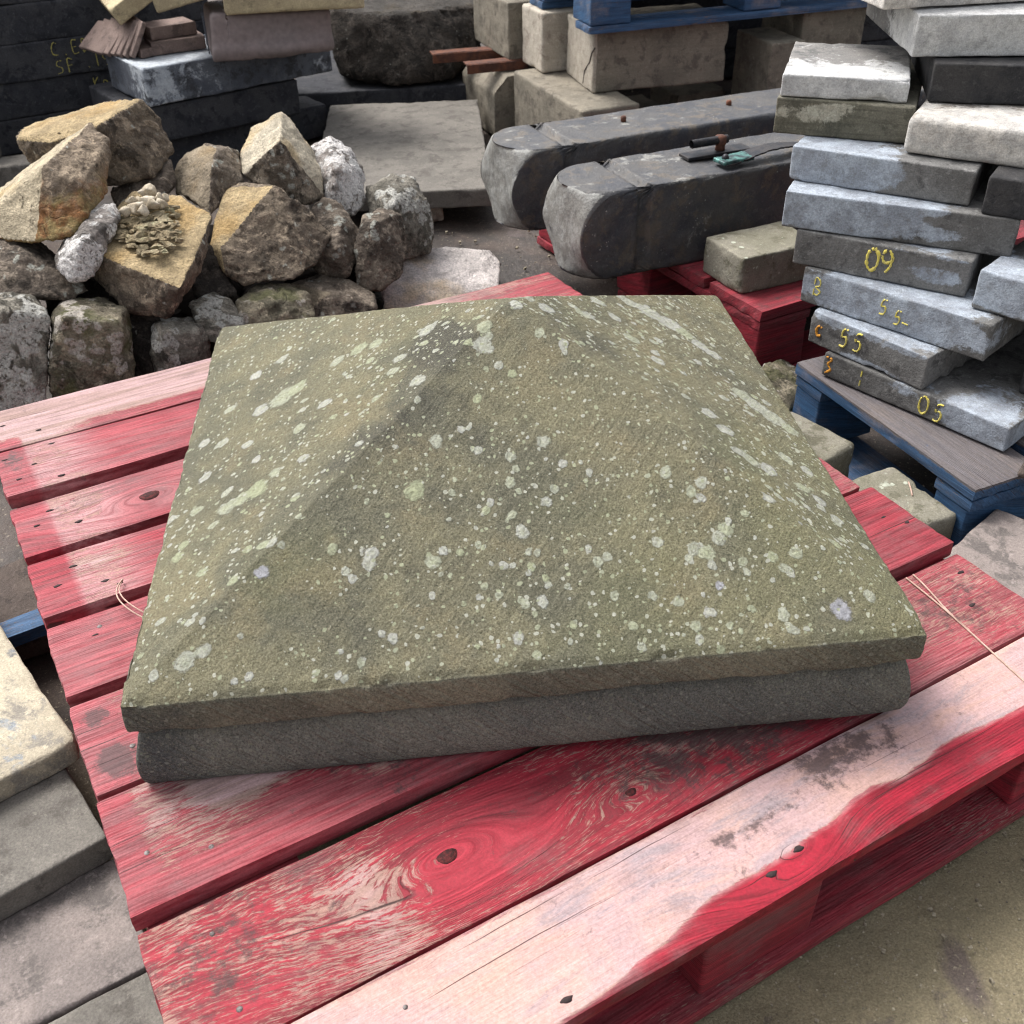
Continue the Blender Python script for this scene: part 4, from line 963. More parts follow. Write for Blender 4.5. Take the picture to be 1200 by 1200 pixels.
def strokes(parent, text, x0, z0, h, mat, adv=.72, r=.0020, yoff=-.0012, rise=0.0, seed=3):
    rng = random.Random(seed)
    V, F = [], []
    for ci, ch in enumerate(text):
        for pl in GLY[ch]:
            pts = [(x0 + (ci * adv + px * .62) * h, z0 + pz * h + rise * ci * h) for px, pz in pl]
            # smooth the polyline
            dense = []
            for k in range(len(pts) - 1):
                p0 = pts[max(0, k - 1)]; p1 = pts[k]; p2 = pts[k + 1]; p3 = pts[min(len(pts) - 1, k + 2)]
                for s in range(5):
                    t = s / 5
                    f = lambda a, b, c, d: .5 * (2 * b + (c - a) * t + (2 * a - 5 * b + 4 * c - d) * t * t + (3 * b - a - 3 * c + d) * t ** 3)
                    dense.append((f(p0[0], p1[0], p2[0], p3[0]), f(p0[1], p1[1], p2[1], p3[1])))
            dense.append(pts[-1])
            base = len(V)
            for k, (a, b) in enumerate(dense):
                q0, q1 = dense[max(0, k - 1)], dense[min(len(dense) - 1, k + 1)]
                dx, dz = q1[0] - q0[0], q1[1] - q0[1]
                l = math.hypot(dx, dz) or 1
                nx, nz = -dz / l, dx / l
                w = r * rng.uniform(.5, 1.45)
                V += [(a + nx * w, yoff + .0016, b + nz * w), (a + nx * w * .5, yoff - .0006, b + nz * w * .5), (a - nx * w * .5, yoff - .0006, b - nz * w * .5), (a - nx * w, yoff + .0016, b - nz * w)]
                if k and rng.random() > .05:
                    for e in range(3):
                        F.append((base + (k - 1) * 4 + e, base + k * 4 + e, base + k * 4 + e + 1, base + (k - 1) * 4 + e + 1))
    o = link('crayon_mark', mesh_np('crayon_mark', V, F, True), mat, parent)
    return o

# red pallet behind with the two carved beams
build_pallet('red_pallet', (.516, .559), R(22.5), 1.0, .80, 0, M['red'], 'red timber pallet further back, under the two dark carved beams', 'red pallets', 5, 140, height=.15, dirt=.30)

def beam(name, label, x, y, yaw, z0, Lb=1.15, Wb=.172, Hb=.165, seed=1, dowels=(), pale_k=1.0):
    U, F = box_grid(190, 30, 28)
    X = U[:, 0]; Yv = U[:, 1]; Zv = U[:, 2]
    # crowd samples at the carved nose
    X = X ** 1.7
    P = np.stack([X * Lb, Yv * Wb, Zv * Hb], 1)
    r = .085
    a = 1 - np.sqrt(np.maximum(0, 1 - (2 * Zv - 1) ** 2)); b = 1 - np.sqrt(np.maximum(0, 1 - (2 * Yv - 1) ** 2))
    xn = r * a ** .9 * b ** .9
    P[:, 0] = xn + (Lb - xn) * X
    gx = P[:, 0]
    gro = sstep(.112, .116, gx) * sstep(.140, .136, gx)
    cy, cz = P[:, 1] - Wb / 2, P[:, 2] - Hb / 2
    k = 1 - .10 * gro
    P[:, 1] = Wb / 2 + cy * k; P[:, 2] = np.where(cz > 0, Hb / 2 + cz * (1 - .15 * gro), P[:, 2])
    N = vnormals(P, F)
    off = seed * 3.3
    dsp = .0022 * (fbm(P + off, 40, 3, seed) - .5) * 2 + .006 * (fbm(P + off, 6, 2, seed + 2) - .5)
    edge = ((np.abs(cy) > Wb / 2 - .004) & (np.abs(cz) > Hb / 2 - .004))
    dsp = dsp - edge * .004 * (.4 + 1.5 * np.maximum(0, fbm(P + off, 30, 2, seed + 8) - .4))
    P = P + N * dsp[:, None]
    nose = sstep(.10, .03, gx) * (np.abs(cy) < Wb / 2 - .003) * (np.abs(cz) < Hb / 2 - .003)
    pale = .72 * nose * pale_k + .42 * (cz > Hb / 2 - .006) * sstep(.35, .75, n2(gx * .35, P[:, 1] * 4, 9, seed)) + .28 * sstep(.45, .7, n2(gx * 2, P[:, 2], 9, seed + 4)) * (gx < .3)
    root = link(name, mesh_np(name, P, F, True, dict(pale=pale)), M['beam'], None, (x, y, z0), (0, 0, R(yaw)))
    tag(root, label, 'stone beam', 'dark carved stone beams')
    for (dx, dy) in dowels:
        c = lathe([(.0, .0), (.006, 0), (.006, .008), (.0045, .011), (0, .0115)], 10)
        link('dowel', mesh_np('dowel', *c, True), M['rust'], root, (dx, dy, Hb - .001))
    return root

def lathe(prof, n=16):
    V, F = [], []
    for (r, z) in prof:
        for k in range(n):
            t = 2 * math.pi * k / n
            V.append((max(r, 1e-5) * math.cos(t), max(r, 1e-5) * math.sin(t), z))
    for i in range(len(prof) - 1):
        for k in range(n):
            F.append((i * n + k, i * n + (k + 1) % n, (i + 1) * n + (k + 1) % n, (i + 1) * n + k))
    return V, F

def place_beam(px, py, yaw):
    return px, py
# nose tips set so that the near top edges run where the photo has them
def beam_origin(near_pt, yaw, back):
    c, s = math.cos(R(yaw)), math.sin(R(yaw))
    return near_pt[0] - c * back, near_pt[1] - s * back
bx, by = beam_origin((.342, .753), 17, .128)
beam('carved_stone_beam', 'nearer dark stone beam with rounded nose, iron hinge parts lying on top', bx, by, 17, .1505, seed=3)
bx1, by1 = beam_origin((.251, 1.015), 17, .135)
beam('carved_stone_beam', 'further dark stone beam with rounded nose and rusty dowels, behind its twin', bx1, by1, 17, .1505, seed=8, dowels=((.30, .10), (.56, .10)))

def tube(path, r, n=8):
    V, F = [], []
    P = [Vector(p) for p in path]
    for k, p in enumerate(P):
        t = (P[min(k + 1, len(P) - 1)] - P[max(k - 1, 0)]).normalized()
        u = t.cross(Vector((0, 0, 1)))
        if u.length < 1e-3: u = t.cross(Vector((1, 0, 0)))
        u.normalize(); w = t.cross(u)
        for j in range(n):
            a = 2 * math.pi * j / n
            V.append(tuple(p + u * (r * math.cos(a)) + w * (r * math.sin(a))))
        if k:
            for j in range(n):
                F.append(((k - 1) * n + j, (k - 1) * n + (j + 1) % n, k * n + (j + 1) % n, k * n + j))
    return V, F

def build_hinges():
    zt = .1505 + .167
    c = R(17)
    # pintle: plate, upright pin and barrel
    root = empty('iron_pintle', (.50, .905, zt), c)
    tag(root, 'black iron pintle with round barrel lying on the nearer carved beam', 'hinge')
    Q, F, _ = stone_box(.14, .036, .006, r=.001, amp=.0004, step=.008, chip=.05, seed=901, warp=.002)
    link('plate', mesh_np('plate', Q, F, False), M['iron'], root, (-.06, -.018, 0))
    link('pin', mesh_np('pin', *lathe([(0, .005), (.010, .005), (.009, .014), (.011, .018), (.011, .032), (0, .034)], 14), True), M['rust'], root, (.02, 0, 0))
    link('barrel', mesh_np('barrel', *tube([(-.045, 0, .025), (-.035, 0, .025), (.03, 0, .025), (.034, 0, .025)], .008, 12), True), M['iron'], root)
    # long strap with green crust
    root = empty('corroded_strap', (.50, .835, zt), R(21))
    tag(root, 'thin dark metal strap with a green corroded end on the nearer carved beam', 'metal strap')
    V, F = [], []
    n = 40
    rng = random.Random(5)
    for k in range(n + 1):
        t = k / n
        x = t * .24
        w = .020 * (1 - .35 * t) + .002 * rng.uniform(-1, 1)
        z = .004 + .012 * math.sin(t * math.pi) ** 2
        V += [(x, -w, z), (x, w, z), (x, w, z + .003), (x, -w, z + .003)]
        if k:
            b = (k - 1) * 4
            for e in range(4): F.append((b + e, b + (e + 1) % 4, b + 4 + (e + 1) % 4, b + 4 + e))
    F += [(3, 2, 1, 0), (n * 4, n * 4 + 1, n * 4 + 2, n * 4 + 3)]
    link('strap', mesh_np('strap', V, F, False), M['iron'], root)
    Q, F, _ = stone_box(.070, .034, .006, r=.002, amp=.002, step=.004, chip=.6, seed=903, warp=.004)
    link('green_crust', mesh_np('green_crust', Q, F, True), M['verdigris'], root, (-.005, -.017, .006))
    for kx in (.01, .225):
        link('bolt', mesh_np('bolt', *lathe([(0, 0), (.007, 0), (.007, .008), (.004, .012), (0, .013)], 8), True), M['iron'], root, (kx, 0, .008))
build_hinges()

block('stone_block', 'small squared greenish stone block on the corner of the rear red pallet', 'stone block', .497, .632, 19, .17, .12, .068, .1505, M['flag_mossy'], r=.004, chip=.8, seed=301, step=.005)

# ---- right-hand stack
build_pallet('blue_pallet', (.516, .374), R(-72.4), .392, .80, 0, M['bluew'], 'dusty blue timber pallet under the tall stack of grey slabs', 'blue pallets', 6, 240, height=.15, dirt=1.15)
GS = 'sawn grey stone slabs stacked on the blue pallet'
def slab(label, x, y, yaw, L, T, z0, mat, seed, pale=(), W=.30, tilt=(0, 0), chip=.22, r=.0026):
    return block('stone_slab', label, 'stone slab', x, y, yaw, L, W, T - .0012, z0, M[mat], GS, tilt, seed=seed, pale=blobs(*pale), step=.0065, mx=60, chip=chip, r=r, warp=.0012, amp=.0009)
s1 = slab('lowest slab on the blue pallet, yellow 1 and 05 on its face', .539, .325, -55.4, .302, .040, .1535, 'slab_pale', 401, [(.85, .5, .25, .9, .8), (.45, .8, .2, .4, .5), (.1, .6, .12, .6, .3)], tilt=(0, 0))
strokes(s1, '1', .060, .008, .026, M['chalk'], r=.0011)
strokes(s1, '05', .165, .006, .029, M['chalk'], adv=.85, r=.0014, rise=-.12)
strokes(s1, '3', .001, .006, .028, M['orange_chalk'], r=.0022)
s2 = slab('second slab up with a bold yellow 55, brown broken right end', .523, .362, -57.6, .205, .054, .194, 'slab_pale', 402, [(.45, .95, .6, .25, .75), (.55, .05, .35, .22, .6), (.25, .6, .12, .3, .3)], chip=1.0)
strokes(s2, '55', .055, .014, .030, M['chalk'], adv=.82, r=.0014, rise=.06)
strokes(s2, 'c', .010, .016, .026, M['orange_chalk'], r=.0020)
s3 = slab('long pale blue slab marked R with faint yellow 55', .514, .396, -51.2, .297, .057, .248, 'slab_pale', 403, [(.5, .6, .6, .8, .85), (.1, .6, .1, .4, .5)])
strokes(s3, 'R', .018, .016, .028, M['chalk'], r=.0011)
strokes(s3, '5', .130, .020, .024, M['chalk'], r=.0011)
strokes(s3, '5-', .155, .012, .022, M['chalk'], r=.0011, adv=.6)
s4 = slab('dark slab with bright yellow 09 on its face', .498, .410, -37.8, .256, .055, .305, 'slab_pale', 404, [(.8, .45, .2, .3, .62), (.75, .95, .3, .1, .5), (.3, .2, .3, .3, .3)])
strokes(s4, '09', .108, .013, .034, M['chalk'], adv=.62, r=.0024)
slab('pale blue and cream topped slab with dark right end, above the 09 slab', .477, .422, -30.7, .324, .056, .360, 'slab_pale', 405, [(.25, .5, .45, .6, .95), (.3, .95, .5, .3, .8), (.6, .35, .2, .3, .7)])
slab('light grey slab with rounded pale patch, under the dark striped one', .495, .468, -35.9, .262, .051, .416, 'slab_pale', 406, [(.25, .6, .45, .75, .9)])
slab('grey green slab with a white scuff at its left end',   .484, .532, -27, .20, .054, .467, 'slab_green', 407, [(.25, .6, .35, .3, .62), (.5, .8, .3, .2, .5)])
slab('thin whitish slab at top left of the stack with broken corner', .488, .532, -23.3, .182, .033, .521, 'slab_white', 408, [(.5, .5, .8, .9, .6)], W=.22, chip=1.0)
slab('pale blue slab end at right edge beside the 09 slab', .694, .222, -50, .30, .058, .305, 'slab_pale', 409, [(.12, .6, .3, .6, .95)])
slab('plain dark slab end at right, under the rust-streaked white slab', .712, .288, -39, .30, .053, .416, 'slab_dark', 410, [])
slab('white slab with rust streaks along its upper edge, rounded lower corner', .636, .404, -36, .42, .053, .4675, 'slab_buff', 411, [(.25, .5, .5, .7, .7)], r=.009)
slab('black slab beside the thin whitish one, below the brightest slab', .689, .463, -18, .40, .055, .521, 'slab_dark', 412, [(.3, .3, .15, .2, .4)])
slab('brightest thick white slab near the top right of the stack', .665, .494, -9, .40, .058, .577, 'slab_white', 413, [(.4, .5, .9, .9, .9)])
slab('topmost pale slab cut off by the upper picture edge', .622, .522, 4, .40, .06, .637, 'slab_buff', 414, [(.3, .5, .6, .9, .8)])
slab('dark slab end at the right picture edge beside the bold 55 slab', .765, .165, -48, .25, .054, .194, 'slab_dark', 415, [])
GF = None
for k, (x, y, yw, L, W, T, z, lab) in enumerate(((.700, .020, -40, .16, .08, .010, .1505, 'muddy slate at the right end of the blue pallet deck'),)):
    block('slate', lab, 'slate', x, y, yw, L, W, T, z, M['slate'], GF, seed=430 + k, r=.002, chip=1.2, amp=.0022, step=.005, warp=.004)

# ---- stones between the two pallets
GP = 'flat stones lying between the pallets'
block('flat_stone', 'mossy grey flat stone with a straw on it beside the red board ends', 'flat stone', .455, .10, -72, .135, .145, .10, 0, M['flag_mossy'], GP, seed=440, r=.010, chip=1.3, warp=.01, step=.007)
block('flat_stone', 'lichen-grey stone tucked between pier cap and blue pallet leg', 'flat stone', .400, .255, -57, .13, .11, .10, 0, M['flag_mossy'], GP, seed=441, r=.010, chip=1.2, warp=.01, step=.007)
block('paving_slab', 'smooth lilac grey slab at right edge beyond the red board ends', 'paving slab', .688 - .28 * .788, .022 - .28 * .616, -52, .30, .28, .045, .056, M['flag_lilac'], GP, seed=442, r=.003, chip=.4, warp=.003, step=.008)
block('bearer_stone', 'rough stone propping the lilac grey slab', 'flat stone', .60, -.10, -52, .22, .09, .055, 0, M['flag'], seed=443, r=.008)
link('straw', mesh_np('straw', *tube([(.585, .062, .1015), (.588, .075, .104), (.592, .092, .1035)], .0011, 6), True), M['twine'])
tag(bpy.data.objects['straw'], 'pale straw lying on the mossy flat stone', 'straw')
# blue rope end
link('blue_rope', mesh_np('blue_rope', *tube([(.50, .225, .012), (.53, .215, .02), (.56, .19, .018), (.60, .17, .01)], .004, 8), True), mat_flat('blue_rope', (.03, .14, .42), (.02, .1, .3), .7))
tag(bpy.data.objects['blue_rope'], 'short end of blue rope beside the mossy flat stones', 'rope')

# ---- left of the pallet
GL = 'slabs lying left of the red pallet'
block('sandstone_slab', 'buff sandstone slab with grey blotches left of the red pallet', 'stone slab', -1.03, -.16, -55.8, .38, .40, .030, .0695, M['left_slab'], GL, seed=450, r=.003, chip=.7, warp=.003, step=.0075, mx=70, pale=lambda s, d, t: .30 * (fbm(np.stack([s * 4, d * 4, t], 1), 2, 3, 7) > .55))
block('dark_slab', 'dark grey slab under the buff sandstone slab', 'stone slab', -1.02, -.25, -57, .405, .43, .034, .0345, M['flag'], GL, seed=451, r=.0028, chip=.25, step=.009, mx=60)
block('paving_plank', 'smooth grey stone plank at lower left with scratches', 'stone plank', -.828, -.697, 26, .50, .137, .033, 0, M['flag_lilac'], GL, seed=452, r=.0028, chip=.25, step=.008, mx=70, pale=lambda s, d, t: .55 * (fbm(np.stack([s * 6, d * 3, t * 0], 1), 2, 4, 3) - .35))
block('paving_plank', 'grey stone plank in the bottom left corner', 'stone plank', -.766, -.823, 26, .50, .137, .031, 0, M['flag'], GL, seed=453, r=.0028, chip=.25, step=.008, mx=70)
block('dark_slab', 'brown grey slab seen in the gap beside the red board ends', 'stone slab', -.93, .0, -60, .16, .31, .05, 0, M['slate'], GL, seed=454, r=.006)
board('blue_plank', -.14, .12, -.018, .018, .062, .02, M['bluew'], None, None, 455, 0, .006)
bp = bpy.data.objects['blue_plank']; bp.location = (-.70, -.045, .042); bp.rotation_euler = (0, 0, R(27))
tag(bp, 'short blue painted plank between dark slabs left of the red pallet', 'plank')

# ---- back left: black slab stack, bluish slab with tiles and a wrapped bundle
GB = 'black slabs in the stack at upper left'
NB = ['bottom', 'second', 'third', 'fourth', 'fifth', 'sixth']
LB = ['lowest black slab of the stack at upper left', 'black slab marked Kpc 17 in yellow crayon', 'black slab marked CED and SF 19 in yellow crayon',
      'black slab just above the crayon-marked ones at upper left', 'black slab along the upper left picture edge', 'highest black slab in the upper left corner']
for k in range(6):
    rr = random.Random(60 + k)
    o = block('black_slab', LB[k], 'stone slab', -1.60 + rr.uniform(-.01, .01), 2.055 + rr.uniform(-.008, .008), 25, 1.05, .5, .099, .100 * k, M['slab_black'], GB, seed=460 + k, r=.004, step=.016, mx=80, chip=.5, pale=lambda s, d, t: .35 * fbm(np.stack([s * 9, d, t * 2], 1), 1.5, 3, 8))
    if k == 1: strokes(o, 'KPc', .655, .042, .040, M['chalk_old'], r=.0015, adv=.66); strokes(o, '17', .770, .045, .038, M['chalk_old'], r=.0014, adv=.6)
    if k == 2: strokes(o, 'C.ED', .555, .056, .036, M['chalk_old'], r=.0015, adv=.80); strokes(o, 'SF', .557, .008, .036, M['chalk_old'], r=.0015, adv=.85); strokes(o, '.19', .640, .014, .036, M['chalk_old'], r=.0015, adv=.72)
block('timber_bearer', 'grey timber bearer at the left edge below the black slabs', 'bearer', -1.55, 1.72, 20, .52, .10, .075, 0, M['flag'], seed=470)
block('grey_stone', 'grey upright stone end at the left edge by the black slabs', 'stone block', -1.56, 1.80, 20, .40, .12, .125, .077, M['flag'], seed=471, r=.012)
GC = 'slabs stacked under the wrapped bundle'
block('stone_slab', 'lowest dark slab under the bluish slab, behind the rock pile', 'stone slab', -.80, 1.955, 31.5, .57, .36, .095, 0, M['slab_black'], GC, seed=480, step=.014)
block('stone_slab', 'middle dark slab directly under the bluish slab', 'stone slab', -.80, 1.90, 31.5, .49, .36, .095, .0965, M['slab_black'], GC, seed=481, step=.014)
block('stone_slab', 'bluish grey slab with a white top carrying tiles and a wrapped bundle', 'stone slab', -.757, 1.912, 32, .565, .28, .098, .1965, M['blue_slab'], GC, seed=482, r=.006, step=.009, mx=70, chip=1.0,
      pale=lambda s, d, t: np.maximum(.85 * (t > .97) * (s < .5), .55 * np.clip(1.2 - s * 2.0, 0, 1) * np.clip(1.5 - d * 2, 0, 1) + .4 * (s > .88)))
# wrapped bundle
def build_bundle():
    Q, F, _ = stone_box(.33, .20, .112, r=.012, amp=.002, step=.007, chip=.3, seed=490, warp=.016, mx=60)
    x, y, z = Q.T
    sag = .010 * np.sin(x * 22) * np.exp(-((z - .02) / .03) ** 2)
    Q[:, 1] += sag - .012 * np.exp(-((z - .025) / .015) ** 2) * (y < .1)
    Q[:, 0] += .02 * (z / .15) * (x < .05)
    Q[:, 2] += .006 * np.sin(x * 14 + 1) * (z > .08)
    root = link('wrapped_bundle', mesh_np('wrapped_bundle', Q, F, True), M['wrap'], None, (-.575, 1.928, .296), (0, 0, R(13)))
    tag(root, 'bundle wrapped in dusty brown-grey paper on the bluish slab', 'bundle')
    Q, F, _ = stone_box(.012, .004, .13, r=.001, amp=.0005, step=.01, chip=.1, seed=491)
    link('tape_strip', mesh_np('tape_strip', Q, F, False), M['blue_slab'], root, (-.002, .07, .01), (0, 0, R(-88)))
build_bundle()
GT = 'thin clay tiles fanned on the bluish slab'
for k in range(6):
    block('clay_tile', 'thin brown clay tile in the fanned row at left of the bluish slab', 'tile', -.895 + .019 * k, 2.085 - .016 * k, 40 - 3 * k, .006 + .006, .13, .095, .300 + .001 * k, M['clay'], GT, tilt=(0, 52 - 4 * k), seed=500 + k, r=.002, step=.02, chip=.3)
block('clay_tile', 'brown tile lying flat beside the fanned tiles', 'tile', -.775, 2.02, 36, .10, .12, .022, .2965, M['clay'], seed=510, r=.002)
block('clay_brick', 'lower small brown brick in front of the wrapped bundle', 'brick', -.75, 2.045, 22, .15, .09, .034, .2965, M['clay'], seed=511, r=.002)
block('clay_brick', 'upper small brown brick beside the wrapped bundle', 'brick', -.747, 2.06, 30, .13, .09, .032, .3315, M['clay'], seed=512, r=.002)
block('sandy_stone', 'sandy stone plank tilted over the small brown bricks', 'stone plank', -.82, 2.06, 20, .11, .30, .045, .372, M['sandy'], tilt=(0, -28), seed=513, r=.004)
block('sandy_stone', 'second sandy stone resting on the wrapped bundle corner', 'stone plank', -.70, 1.96, -8, .20, .22, .045, .414, M['sandy'], tilt=(0, -14), seed=514, r=.006)
block('sandy_stone', 'sandy slab lying across the top of the wrapped bundle', 'stone slab', -.52, 1.915, 5, .36, .22, .05, .411, M['sandy'], seed=515, r=.008)

# ---- flagstone and dressed blocks at the back
block('flagstone', 'large plain grey flagstone lying behind the rock pile', 'flagstone', -.33, 1.455, -2, .45, .80, .045, .045, M['flag'], seed=520, r=.004, chip=.5, step=.012, mx=70, pale=lambda s, d, t: .5 * (fbm(np.stack([s * 3 + d * 2, d * 1.2 - s, t * 0], 1), 3, 4, 3) - .25))
block('prop_stone', 'small pale stone propping the grey flagstone corner', 'stone', -.05, 1.47, 10, .05, .05, .046, 0, M['block_pale'], seed=521, r=.01, chip=1.5)
block('prop_stone', 'dark prop stone under the far end of the flagstone', 'stone', -.15, 2.10, 10, .12, .08, .046, 0, M['slab_dark'], seed=522, r=.01)
block('shade_ledge', 'added black ledge slab standing for the shade under the huge boulder', 'stone slab', -.42, 2.36, 2, .62, .7, .10, 0, M['slab_black'], seed=523, step=.03)  # slab added so the space under the boulder reads as black shade
for k in range(5):  # unseen stack added to darken the bright gap behind the blocks
    block('black_slab', ['lowest', 'second', 'third', 'fourth', 'top'][k] + ' added black slab darkening the gap behind the dressed blocks', 'stone slab', .42 + .02 * (k % 2), 2.62, 6, 1.1, .4, .099, .1 * k, M['slab_black'], 'added black slabs darkening the rear gap', seed=580 + k, step=.03)
GD = 'dressed blocks under the rear blue pallet'
def dblock(label, x, y, yaw, L, W, T, z0, mat='block', seed=0, **kw):
    return block('dressed_block', label, 'stone block', x, y, yaw, L, W, T - .001, z0, M[mat], GD, seed=seed, step=.011, mx=50, **kw)
dblock('long buff block end-on behind the dark beams, lowest in the row', .375, 1.662, 16, .17, .47, .20, 0, seed=530, r=.008, chamfer=.0)
dblock('chamfered buff block with rusty irons on top', .190, 2.14, 16, .20, .28, .175, 0, seed=531, r=.004, chamfer=.045)
dblock('large sandstone block with a cracked pale side, under the blue pallet', .428, 1.818, 9, .385, .23, .160, .20, 'block', seed=532, r=.006, chip=1.0, pale=lambda s, d, t: .9 * (s < .03))
dblock('narrow pale block with a rust streak beside the cracked block', .323, 2.055, 15, .19, .155, .160, .20, 'block_pale', seed=533, r=.006)
dblock('grey buff block at the left end of the row above the rusty irons', .245, 2.22, 15, .20, .32, .160, .20, seed=534, r=.006)
dblock('upright buff block in shadow right of the cracked block', .922, 1.845, 12, .105, .20, .30, 0, seed=535, r=.004)
dblock('tall brown block under the right end of the rear blue pallet', 1.030, 1.93, 12, .20, .22, .36, 0, seed=536, r=.006)
dblock('low buff block behind the cracked block', .730, 2.065, 18, .17, .16, .12, 0, seed=537, r=.006)
dblock('low flat buff block in the gap behind the beams', .575, 1.99, 16, .12, .16, .10, 0, seed=538, r=.006)
# crack and rust streak as thin raised marks are real features of two faces
def crack():
    o = bpy.data.objects['dressed_block.002']
    pts = [(-.0008, .215, .118), (-.0008, .19, .10), (-.0008, .175, .075), (-.0008, .155, .06), (-.0008, .135, .045), (-.0008, .125, .01)]
    pts = [(a, .20 - b, c) for a, b, c in pts]
    link('crack', mesh_np('crack', *tube(pts, .0018, 6), True), M['hole'], o)
crack()
def irons():
    for k, (x, y, yw, L) in enumerate((( .02, 2.34, 8, .24), (.115, 2.19, 10, .19))):
        root = empty('rusty_angle_iron', (x, y, .176), R(yw))
        tag(root, ('rusty angle iron sticking out left over the chamfered block', 'rusty angle iron lying along the front of the chamfered block')[k], 'angle iron', 'rusty angle irons')
        Q, F, _ = stone_box(L, .045, .005, r=.001, amp=.0006, step=.01, chip=.2, seed=540 + k)
        link('flange', mesh_np('flange', Q, F, False), M['rust'], root, (0, 0, .022))
        Q, F, _ = stone_box(L, .005, .026, r=.001, amp=.0006, step=.01, chip=.2, seed=545 + k)
        link('web', mesh_np('web', Q, F, False), M['rust'], root, (0, -.0055, 0))
irons()
build_pallet('blue_pallet', (.405, 1.752), R(13), 1.0, .80, .3605, M['bluew'], 'blue timber pallet sitting on dressed blocks at the top of the picture', 'blue pallets', 5, 340, height=.145)
for k, (x, y, yw, z) in enumerate(((1.32, 1.75, 10, 0), (1.33, 1.74, 12, .081), (1.31, 1.76, 9, .162), (1.32, 1.75, 11, .243))):
    block('black_slab', ['lowest', 'second', 'third', 'uppermost'][k] + ' dark slab in the shaded stack behind the grey slab stack', 'stone slab', x - .12, y + .30, yw, .6, .4, .08, z, M['slab_black'], 'dark slabs behind the grey stack', seed=560 + k, step=.02)

# ------------------------------------------------------------------ rock pile
def rock_mesh(name, pts, edge=.012, amp=.006, fresh=None, seed=1, smooth=2, thr=.55):
    bm = bmesh.new()
    for p in pts: bm.verts.new(p)
    r = bmesh.ops.convex_hull(bm, input=list(bm.verts))
    junk = [e for e in r['geom_interior'] + r['geom_unused'] if isinstance(e, bmesh.types.BMVert)]
    bmesh.ops.delete(bm, geom=list(set(junk)), context='VERTS')
    bmesh.ops.triangulate(bm, faces=bm.faces)
    for _ in range(9):
        es = [e for e in bm.edges if e.calc_length() > edge]
        if not es: break
        bmesh.ops.subdivide_edges(bm, edges=es, cuts=1)
        bmesh.ops.triangulate(bm, faces=[f for f in bm.faces if len(f.verts) > 3])
    bmesh.ops.recalc_face_normals(bm, faces=bm.faces)
    bm.normal_update()
    N0 = np.array([v.normal for v in bm.verts])
    bmesh.ops.smooth_vert(bm, verts=bm.verts, factor=.5, use_axis_x=True, use_axis_y=True, use_axis_z=True)
    for _ in range(smooth - 1):
        bmesh.ops.smooth_vert(bm, verts=bm.verts, factor=.5, use_axis_x=True, use_axis_y=True, use_axis_z=True)
    bm.normal_update()
    V = np.array([v.co for v in bm.verts]); N = np.array([v.normal for v in bm.verts])
    F = np.array([[v.index for v in f.verts] for f in bm.faces])
    bm.free()
    fr = np.zeros(len(V))
    if fresh is not None:
        for d in fresh:
            d = np.array(d, float); d /= np.linalg.norm(d)
            fr = np.maximum(fr, sstep(thr - .06, thr + .06, N0 @ d))
    off = seed * 5.1
    rough = 1 - .55 * fr
    d = amp * 2.4 * (fbm(V + off, 18, 4, seed) - .5) + amp * 1.6 * rough * (.5 - np.abs(fbm(V + off, 34, 3, seed + 4) - .5) * 2.0) * .8 + amp * .8 * rough * (fbm(V + off, 90, 3, seed + 7) - .5)
    tt = fbm(V * np.array([1, 1, 1.6]) + off, 11, 3, seed + 11)
    q9 = tt * 11; fl = np.floor(q9)
    d = d + amp * 7.0 * rough * ((fl + sstep(.32, .68, q9 - fl)) / 11 - tt)
    V = V + N * d[:, None]
    c = V.mean(0); c[2] = V[:, 2].min()
    return mesh_np(name, V - c, F, True, dict(fresh=fr)), c

M['r_ochre'] = mat_rock('rock_ochre', (.120, .094, .072), (.20, .160, .118), (.56, .43, .25), .12)
M['r_cream'] = mat_rock('rock_cream', (.120, .100, .080), (.21, .175, .135), (.70, .62, .48), .14)
M['r_iron'] = mat_rock('rock_iron', (.16, .125, .095), (.26, .205, .15), (.66, .56, .40), .08, iron=(.24, .105, .035))
M['r_brown'] = mat_rock('rock_brown', (.115, .092, .074), (.20, .165, .130), (.40, .33, .24), .22)
M['r_grey'] = mat_rock('rock_grey_lichen', (.13, .120, .098), (.24, .22, .185), (.36, .33, .25), .42, (.52, .51, .47))
M['r_white'] = mat_rock('rock_white_lichen', (.19, .17, .155), (.36, .32, .295), (.80, .73, .70), .62, (.72, .69, .67))
M['r_moss'] = mat_rock('rock_mossy', (.11, .098, .070), (.22, .19, .14), (.36, .33, .25), .25, (.46, .42, .37), moss=(.105, .108, .045))
M['r_dark'] = mat_rock('rock_dark', (.035, .030, .026), (.060, .050, .042), (.1, .09, .08), .06)  # dark rock with the shade it lies in put into its colour
GR = 'rubble stones in the pile behind the red pallet'
UL = [(-.45, -.25, .85)]
